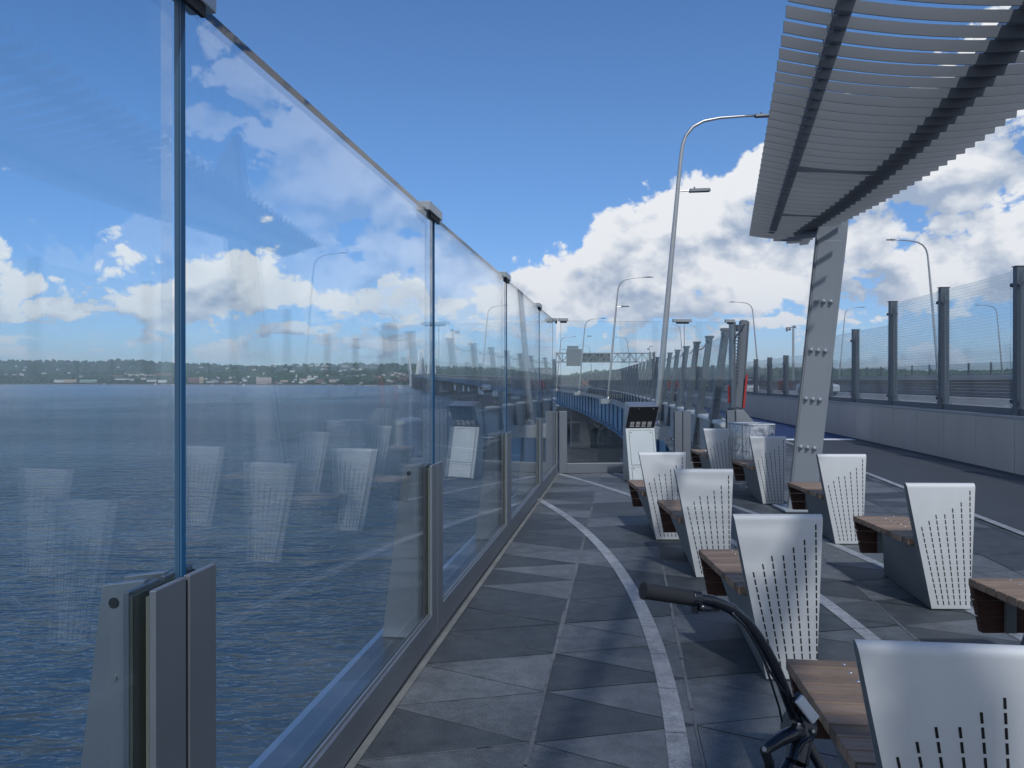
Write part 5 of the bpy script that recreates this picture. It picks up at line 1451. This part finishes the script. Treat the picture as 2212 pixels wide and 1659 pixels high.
sailboat(35.5, 830, 5100, 31, 'largest white sailing boat, at the far left of the river'); sailboat(111.5, 829, 5000, 25, 'white sailing boat in front of the white boathouse'); sailboat(335.5, 832.6, 3400, 15, 'white sailing boat just left of the glass edges'); sailboat(526, 834, 2850, 12, 'small sailing boat in front of the pink waterfront block')
def motorboat(u, Y, L, label, grp_=None):
    p_ = px(u, 830, Y); rt = thing('motor_boat', label, 'motor boat', grp_, loc=(p_.x, Y, WATER), rz=R(rng.uniform(-20, 20)))
    mb = MB(); v_ = []
    for x, w_, z in ((-.5, .14, .13), (0, .16, .14), (.3, .12, .16), (.5, .01, .2)): v_ += [(x * L, -w_ * L, z * L), (x * L, w_ * L, z * L), (x * L, 0, -0.02 * L)]
    f = []
    for i in range(3):
        b_ = 3 * i; f += [(b_, b_ + 3, b_ + 5, b_ + 2), (b_ + 1, b_ + 2, b_ + 5, b_ + 4), (b_, b_ + 1, b_ + 4, b_ + 3)]
    f += [(0, 2, 1), (9, 10, 11)]
    mb.add(v_, f); mb.build('hull', HM['white'], rt)
    mb = MB(); mb.hexa([(-.25 * L, -.1 * L, .14 * L), (.15 * L, -.1 * L, .14 * L), (.15 * L, .1 * L, .14 * L), (-.25 * L, .1 * L, .14 * L), (-.2 * L, -.09 * L, .27 * L), (.05 * L, -.09 * L, .27 * L), (.05 * L, .09 * L, .27 * L), (-.2 * L, .09 * L, .27 * L)]); mb.build('cabin', HM['white'], rt)
motorboat(225, 4300, 19, 'white motor boat off the middle of the wooded shore'); motorboat(373, 3500, 13, 'motor boat seen just past the blue glass edge'); motorboat(457, 3150, 12, 'motor boat off the low grey block'); motorboat(506, 2900, 9, 'tiny motor boat left of the small sailing boat')
motorboat(864, 1750, 14, 'white motor boat near the foot of the bridge towers, with a wake')
for u in (709, 716, 732, 740, 767, 772, 777, 790, 795, 800, 807, 812, 849, 856, 862, 871): motorboat(u, 3260 if u < 780 else 2980, 13, 'white boat moored in the row along the far waterline', 'boats moored along the far waterline')

# rubble bank round a pier
rb3 = MB(); r4 = random.Random(3)
for k in range(260):
    q = px(1270, 920, 262); x, y = q.x + r4.gauss(0, 4.6), 262 + r4.gauss(0, 6)
    d_ = math.hypot((x - q.x) / 10, (y - 262) / 13)
    if d_ < 1: rb3.ball((x, y, WATER + 1.6 * (1 - d_) + r4.uniform(-.3, .3)), r4.uniform(.5, 1.1), 0, 6, 4, (1, r4.uniform(.7, 1.2), .7))
tag(rb3.build('rubble_bank', mat('pale_rock', (0.42, 0.42, 0.41), 0.9, 0, 0.3, 0.6)), 'pale rubble bank in the water under the bridge', 'rubble', kind='stuff')

# ================================================================ vehicles
def car(loc, rz, col, label, kind='car'):
    rt = thing('parked_car' if False else ('van' if kind == 'van' else 'truck' if kind == 'truck' else 'car'), label, kind, loc=loc, rz=rz)
    pm = mat('car_paint_' + label[:8], col, 0.3, 0.1)
    L, W, H = {'car': (4.6, 1.85, 1.45), 'van': (5.4, 2.0, 2.3), 'truck': (7.6, 2.4, 3.2)}[kind]
    mb = MB(); hw = W / 2
    lower = [(-L / 2, .35), (L / 2, .35), (L / 2, .75), (L / 2 - .15, .9)] + ([(L / 2 - 1.2, 1.0), (-L / 2 + .5, 1.0)] if kind == 'car' else [(-L / 2, 1.0)]) + [(-L / 2, .85)]
    mb.prism([(x, -hw, z) for x, z in lower], (0, W, 0)); mb.build('body', pm, rt, bevel=0.05)
    cab = MB()
    if kind == 'car': pr_ = [(-L / 2 + .5, 1.0), (L / 2 - 1.2, 1.0), (L / 2 - 1.95, H), (-L / 2 + 1.0, H)]
    elif kind == 'van': pr_ = [(-L / 2, 1.0), (L / 2 - .5, 1.0), (L / 2 - 1.3, H), (-L / 2, H)]
    else: pr_ = [(L / 2 - 2.0, 1.0), (L / 2 - .1, 1.0), (L / 2 - .5, 2.4), (L / 2 - 2.0, 2.4)]
    cab.prism([(x, -hw + .08, z) for x, z in pr_], (0, W - .16, 0)); cab.build('cabin', WIN if kind == 'car' else pm, rt, bevel=0.04)
    ro = MB(); ro.box(((pr_[2][0] + pr_[3][0]) / 2, 0, pr_[2][1] + 0.02), (abs(pr_[2][0] - pr_[3][0]) + 0.1, W - .2, 0.06)); ro.build('roof', pm, rt)
    ws = MB(); ws.quad((pr_[1][0] + .02, -hw + .2, 1.08), (pr_[1][0] + .02, hw - .2, 1.08), (pr_[2][0] + .06, hw - .25, pr_[2][1] - .1), (pr_[2][0] + .06, -hw + .25, pr_[2][1] - .1)); ws.build('windscreen', WIN, rt)
    if kind == 'truck': bx = MB(); bx.box((-1.1, 0, 2.0), (5.2, W, 2.3)); bx.build('cargo_box', pm, rt, bevel=0.03)
    for x in (-L / 2 + .9, L / 2 - .9):
        for s_ in (-1, 1): wm_ = MB(); wm_.tube([(x, s_ * (hw - .2), .34), (x, s_ * (hw + .02), .34)], .34, 14); wm_.build('wheel', M['rubber'], rt)
    for s_ in (-1, 1): hl = MB(); hl.box((L / 2 + .0, s_ * (hw - .35), .72), (.08, .42, .16)); hl.build('headlight', M['reflector'], rt)
def on_road(o_, y): return (xe(y) + o_, y, zb(y) + zr(o_))
FW, BK = R(90), R(-90)
car(on_road(7.5, 94), BK, (0.02, 0.022, 0.025), 'dark car with pale headlights, seen between the fence posts right of the second lamp')
car(on_road(11, 118), BK, (0.06, 0.065, 0.07), 'grey car behind the fence posts, under the right half of the gantry')
car(on_road(8.5, 148), BK, (0.03, 0.03, 0.035), 'dark van with white front under the wide dark sign', 'van')
car(on_road(12, 150), BK, (0.6, 0.6, 0.6), 'white van beside the dark van under the wide dark sign', 'van')
car(on_road(13.5, 75), BK, (0.62, 0.63, 0.64), 'white car between the mesh gate and the first low screen post')
car(on_road(15, 105), BK, (0.13, 0.045, 0.04), 'red truck seen through the low screen panels', 'truck')
car(on_road(17, 64), BK, (0.55, 0.56, 0.58), 'white car seen through the screen just left of the leaning column')
car(on_road(28, 120), FW, (0.03, 0.03, 0.035), 'dark pickup-like car beyond the median, left of the leaning column')

# ================================================================ people on the path
SKIN = mat('skin', (0.42, 0.26, 0.19), 0.6)
def person(loc, rz, shirt, trousers, label, riding=False, hair=(0.03, 0.02, 0.015), helmet=None):
    me = bpy.data.meshes.new('person'); 
    if riding:
        J = {'pel': (0, 0, .95), 'che': (0, .28, 1.32), 'nek': (0, .36, 1.48), 'hed': (0, .42, 1.66), 'hl': (-.1, 0, .93), 'kl': (-.11, .42, .78), 'al': (-.1, .16, .36), 'tl': (-.1, .34, .30), 'hr': (.1, 0, .93), 'kr': (.11, .36, .62), 'ar': (.1, .2, .24), 'tr': (.1, .38, .2),
             'sl': (-.19, .30, 1.40), 'el': (-.25, .5, 1.18), 'wl': (-.24, .72, 1.06), 'sr': (.19, .30, 1.40), 'er': (.25, .5, 1.18), 'wr': (.24, .72, 1.06)}
    else:
        J = {'pel': (0, 0, .96), 'che': (0, 0, 1.3), 'nek': (0, .01, 1.48), 'hed': (0, .03, 1.64), 'hl': (-.1, 0, .92), 'kl': (-.11, .1, .5), 'al': (-.11, .06, .09), 'tl': (-.11, .22, .05), 'hr': (.1, 0, .92), 'kr': (.11, -.02, .5), 'ar': (.11, -.2, .1), 'tr': (.11, -.06, .05),
             'sl': (-.19, 0, 1.41), 'el': (-.25, -.04, 1.13), 'wl': (-.25, .08, .88), 'sr': (.19, 0, 1.41), 'er': (.25, .02, 1.13), 'wr': (.25, -.1, .88)}
    E = [('pel', 'che'), ('che', 'nek'), ('nek', 'hed'), ('pel', 'hl'), ('hl', 'kl'), ('kl', 'al'), ('al', 'tl'), ('pel', 'hr'), ('hr', 'kr'), ('kr', 'ar'), ('ar', 'tr'), ('che', 'sl'), ('sl', 'el'), ('el', 'wl'), ('che', 'sr'), ('sr', 'er'), ('er', 'wr')]
    ks = list(J); me.from_pydata([J[k] for k in ks], [(ks.index(a), ks.index(b_)) for a, b_ in E], [])
    rad = dict(pel=.15, che=.16, nek=.06, hed=.105, hl=.10, kl=.07, al=.045, tl=.04, hr=.10, kr=.07, ar=.045, tr=.04, sl=.075, el=.05, wl=.038, sr=.075, er=.05, wr=.038)
    o = bpy.data.objects.new('person', me); COL.objects.link(o)
    sk = o.modifiers.new('skin', 'SKIN'); sk.use_smooth_shade = True
    for i, k in enumerate(ks):
        sv = me.skin_vertices[0].data[i]; sv.radius = (rad[k], rad[k] * (.75 if k in ('pel', 'che') else 1)); sv.use_root = (k == 'pel')
    sb2 = o.modifiers.new('sub', 'SUBSURF'); sb2.levels = 1; sb2.render_levels = 1
    m, a = new_mat('clothing_' + label[:10])
    t = a.n('ShaderNodeTexCoord').outputs['Object']; s2 = a.n('ShaderNodeSeparateXYZ'); a.put(s2.inputs[0], t)
    z = s2.outputs[2]; wv_ = .88 if riding else .94
    cc = a.mixc(a.ramp(z, wv_, wv_ + .02), c4(trousers), c4(shirt)); cc = a.mixc(a.ramp(z, 1.5, 1.52), cc, (0.42, 0.26, 0.19, 1))
    finish(a, pbsdf(a, cc, 0.8)); me.materials.append(m)
    o.location = loc; o.rotation_euler = (0, 0, rz); tag(o, label, 'person')
    hm_ = MB(); c = Vector(J['hed']); hm_.ball(c + Vector((0, -.012, .035)), .118, 0, 12, 7, (.95, 1.08, .95)); hm_.build('hair' if helmet is None else 'helmet', mat('hair_' + label[:10], helmet or hair, .5), o, smooth=True)
    fc_ = MB()
    for sx_ in (-.035, .035): fc_.ball(c + Vector((sx_, .098, .0)), .013)
    fc_.ball(c + Vector((0, .115, -.025)), .018); fc_.box(c + Vector((0, .098, -.06)), (.05, .012, .01)); fc_.build('face', SKIN, o)
    return o
def push_bike(loc, rz, label):
    b_ = thing('touring_bicycle', label, 'bicycle', loc=loc, rz=rz)
    for y in (-.5, .55):
        t_ = MB(); t_.tube([(0, y + .33 * math.cos(6.28318 * k / 20), .35 + .33 * math.sin(6.28318 * k / 20)) for k in range(21)], .02, 6, 0, False); t_.build('wheel', M['rubber'], b_)
    f_ = MB()
    for p_, q in (((0, -.5, .35), (0, -.05, .3)), ((0, -.05, .3), (0, -.2, .85)), ((0, -.2, .8), (0, .38, .85)), ((0, -.05, .3), (0, .4, .78)), ((0, .36, .98), (0, .55, .35)), ((0, -.5, .35), (0, -.18, .75))): f_.tube([p_, q], .016, 6)
    f_.build('frame', M['dark'], b_)
    h = MB(); h.tube([(-.26, .72 - .1, 1.03), (0, .5, 1.02), (.26, .72 - .1, 1.03)], .014, 6); h.build('handlebar', M['dark'], b_)
    s2 = MB(); s2.ball((0, -.2, .9), .12, 0, 8, 4, (.6, 1.1, .3)); s2.build('saddle', M['rubber'], b_)
def path_pt(u, Y): return ((u - 1106) / K * Y, Y, zb(Y) + 0.012)
person(path_pt(1264, 105), R(180), (0.50, 0.10, 0.04), (0.08, 0.08, 0.09), 'walker in an orange-red shirt on the path behind the third lamp')
push_bike(path_pt(1272, 112), R(178), 'bicycle ridden by the dark-clad cyclist beside the orange-shirted walker'); person(path_pt(1272, 112), R(178), (0.02, 0.02, 0.025), (0.6, 0.6, 0.6), 'dark-clad cyclist riding beside the orange-shirted walker', True, helmet=(.03, .03, .03))
push_bike(path_pt(1333.5, 72), R(175), 'bicycle ridden by the cyclist right of the second lamp'); person(path_pt(1333.5, 72), R(175), (0.03, 0.035, 0.045), (0.02, 0.02, 0.025), 'cyclist in black with a white helmet right of the second lamp', True, helmet=(.7, .7, .7))
push_bike(path_pt(1453, 38), R(172), 'bicycle ridden by the red-shirted cyclist behind the tallest lamp pole'); person(path_pt(1453, 38), R(172), (0.16, 0.035, 0.035), (0.03, 0.03, 0.035), 'red-shirted cyclist on the path, half hidden by the tallest lamp pole', True, helmet=(.05, .05, .06))

# ================================================================ the air between here and the far shore
hz_ = MB(); hz_.box((0, 3000, (WATER - 1.2 + 330) / 2), (18400, 12400, 330 - WATER + 1.2))
hm_ = bpy.data.materials.new('thin_air_haze'); hm_.use_nodes = True
ht = hm_.node_tree; ht.nodes.clear(); a = NT(ht)
pv_ = a.n('ShaderNodeVolumePrincipled'); pv_.inputs['Color'].default_value = (0.78, 0.88, 1.0, 1); pv_.inputs['Density'].default_value = HAZE; pv_.inputs['Anisotropy'].default_value = 0.0
ho_ = a.n('ShaderNodeOutputMaterial'); ht.links.new(pv_.outputs[0], ho_.inputs['Volume'])
tag(hz_.build('haze', hm_), kind='stuff')
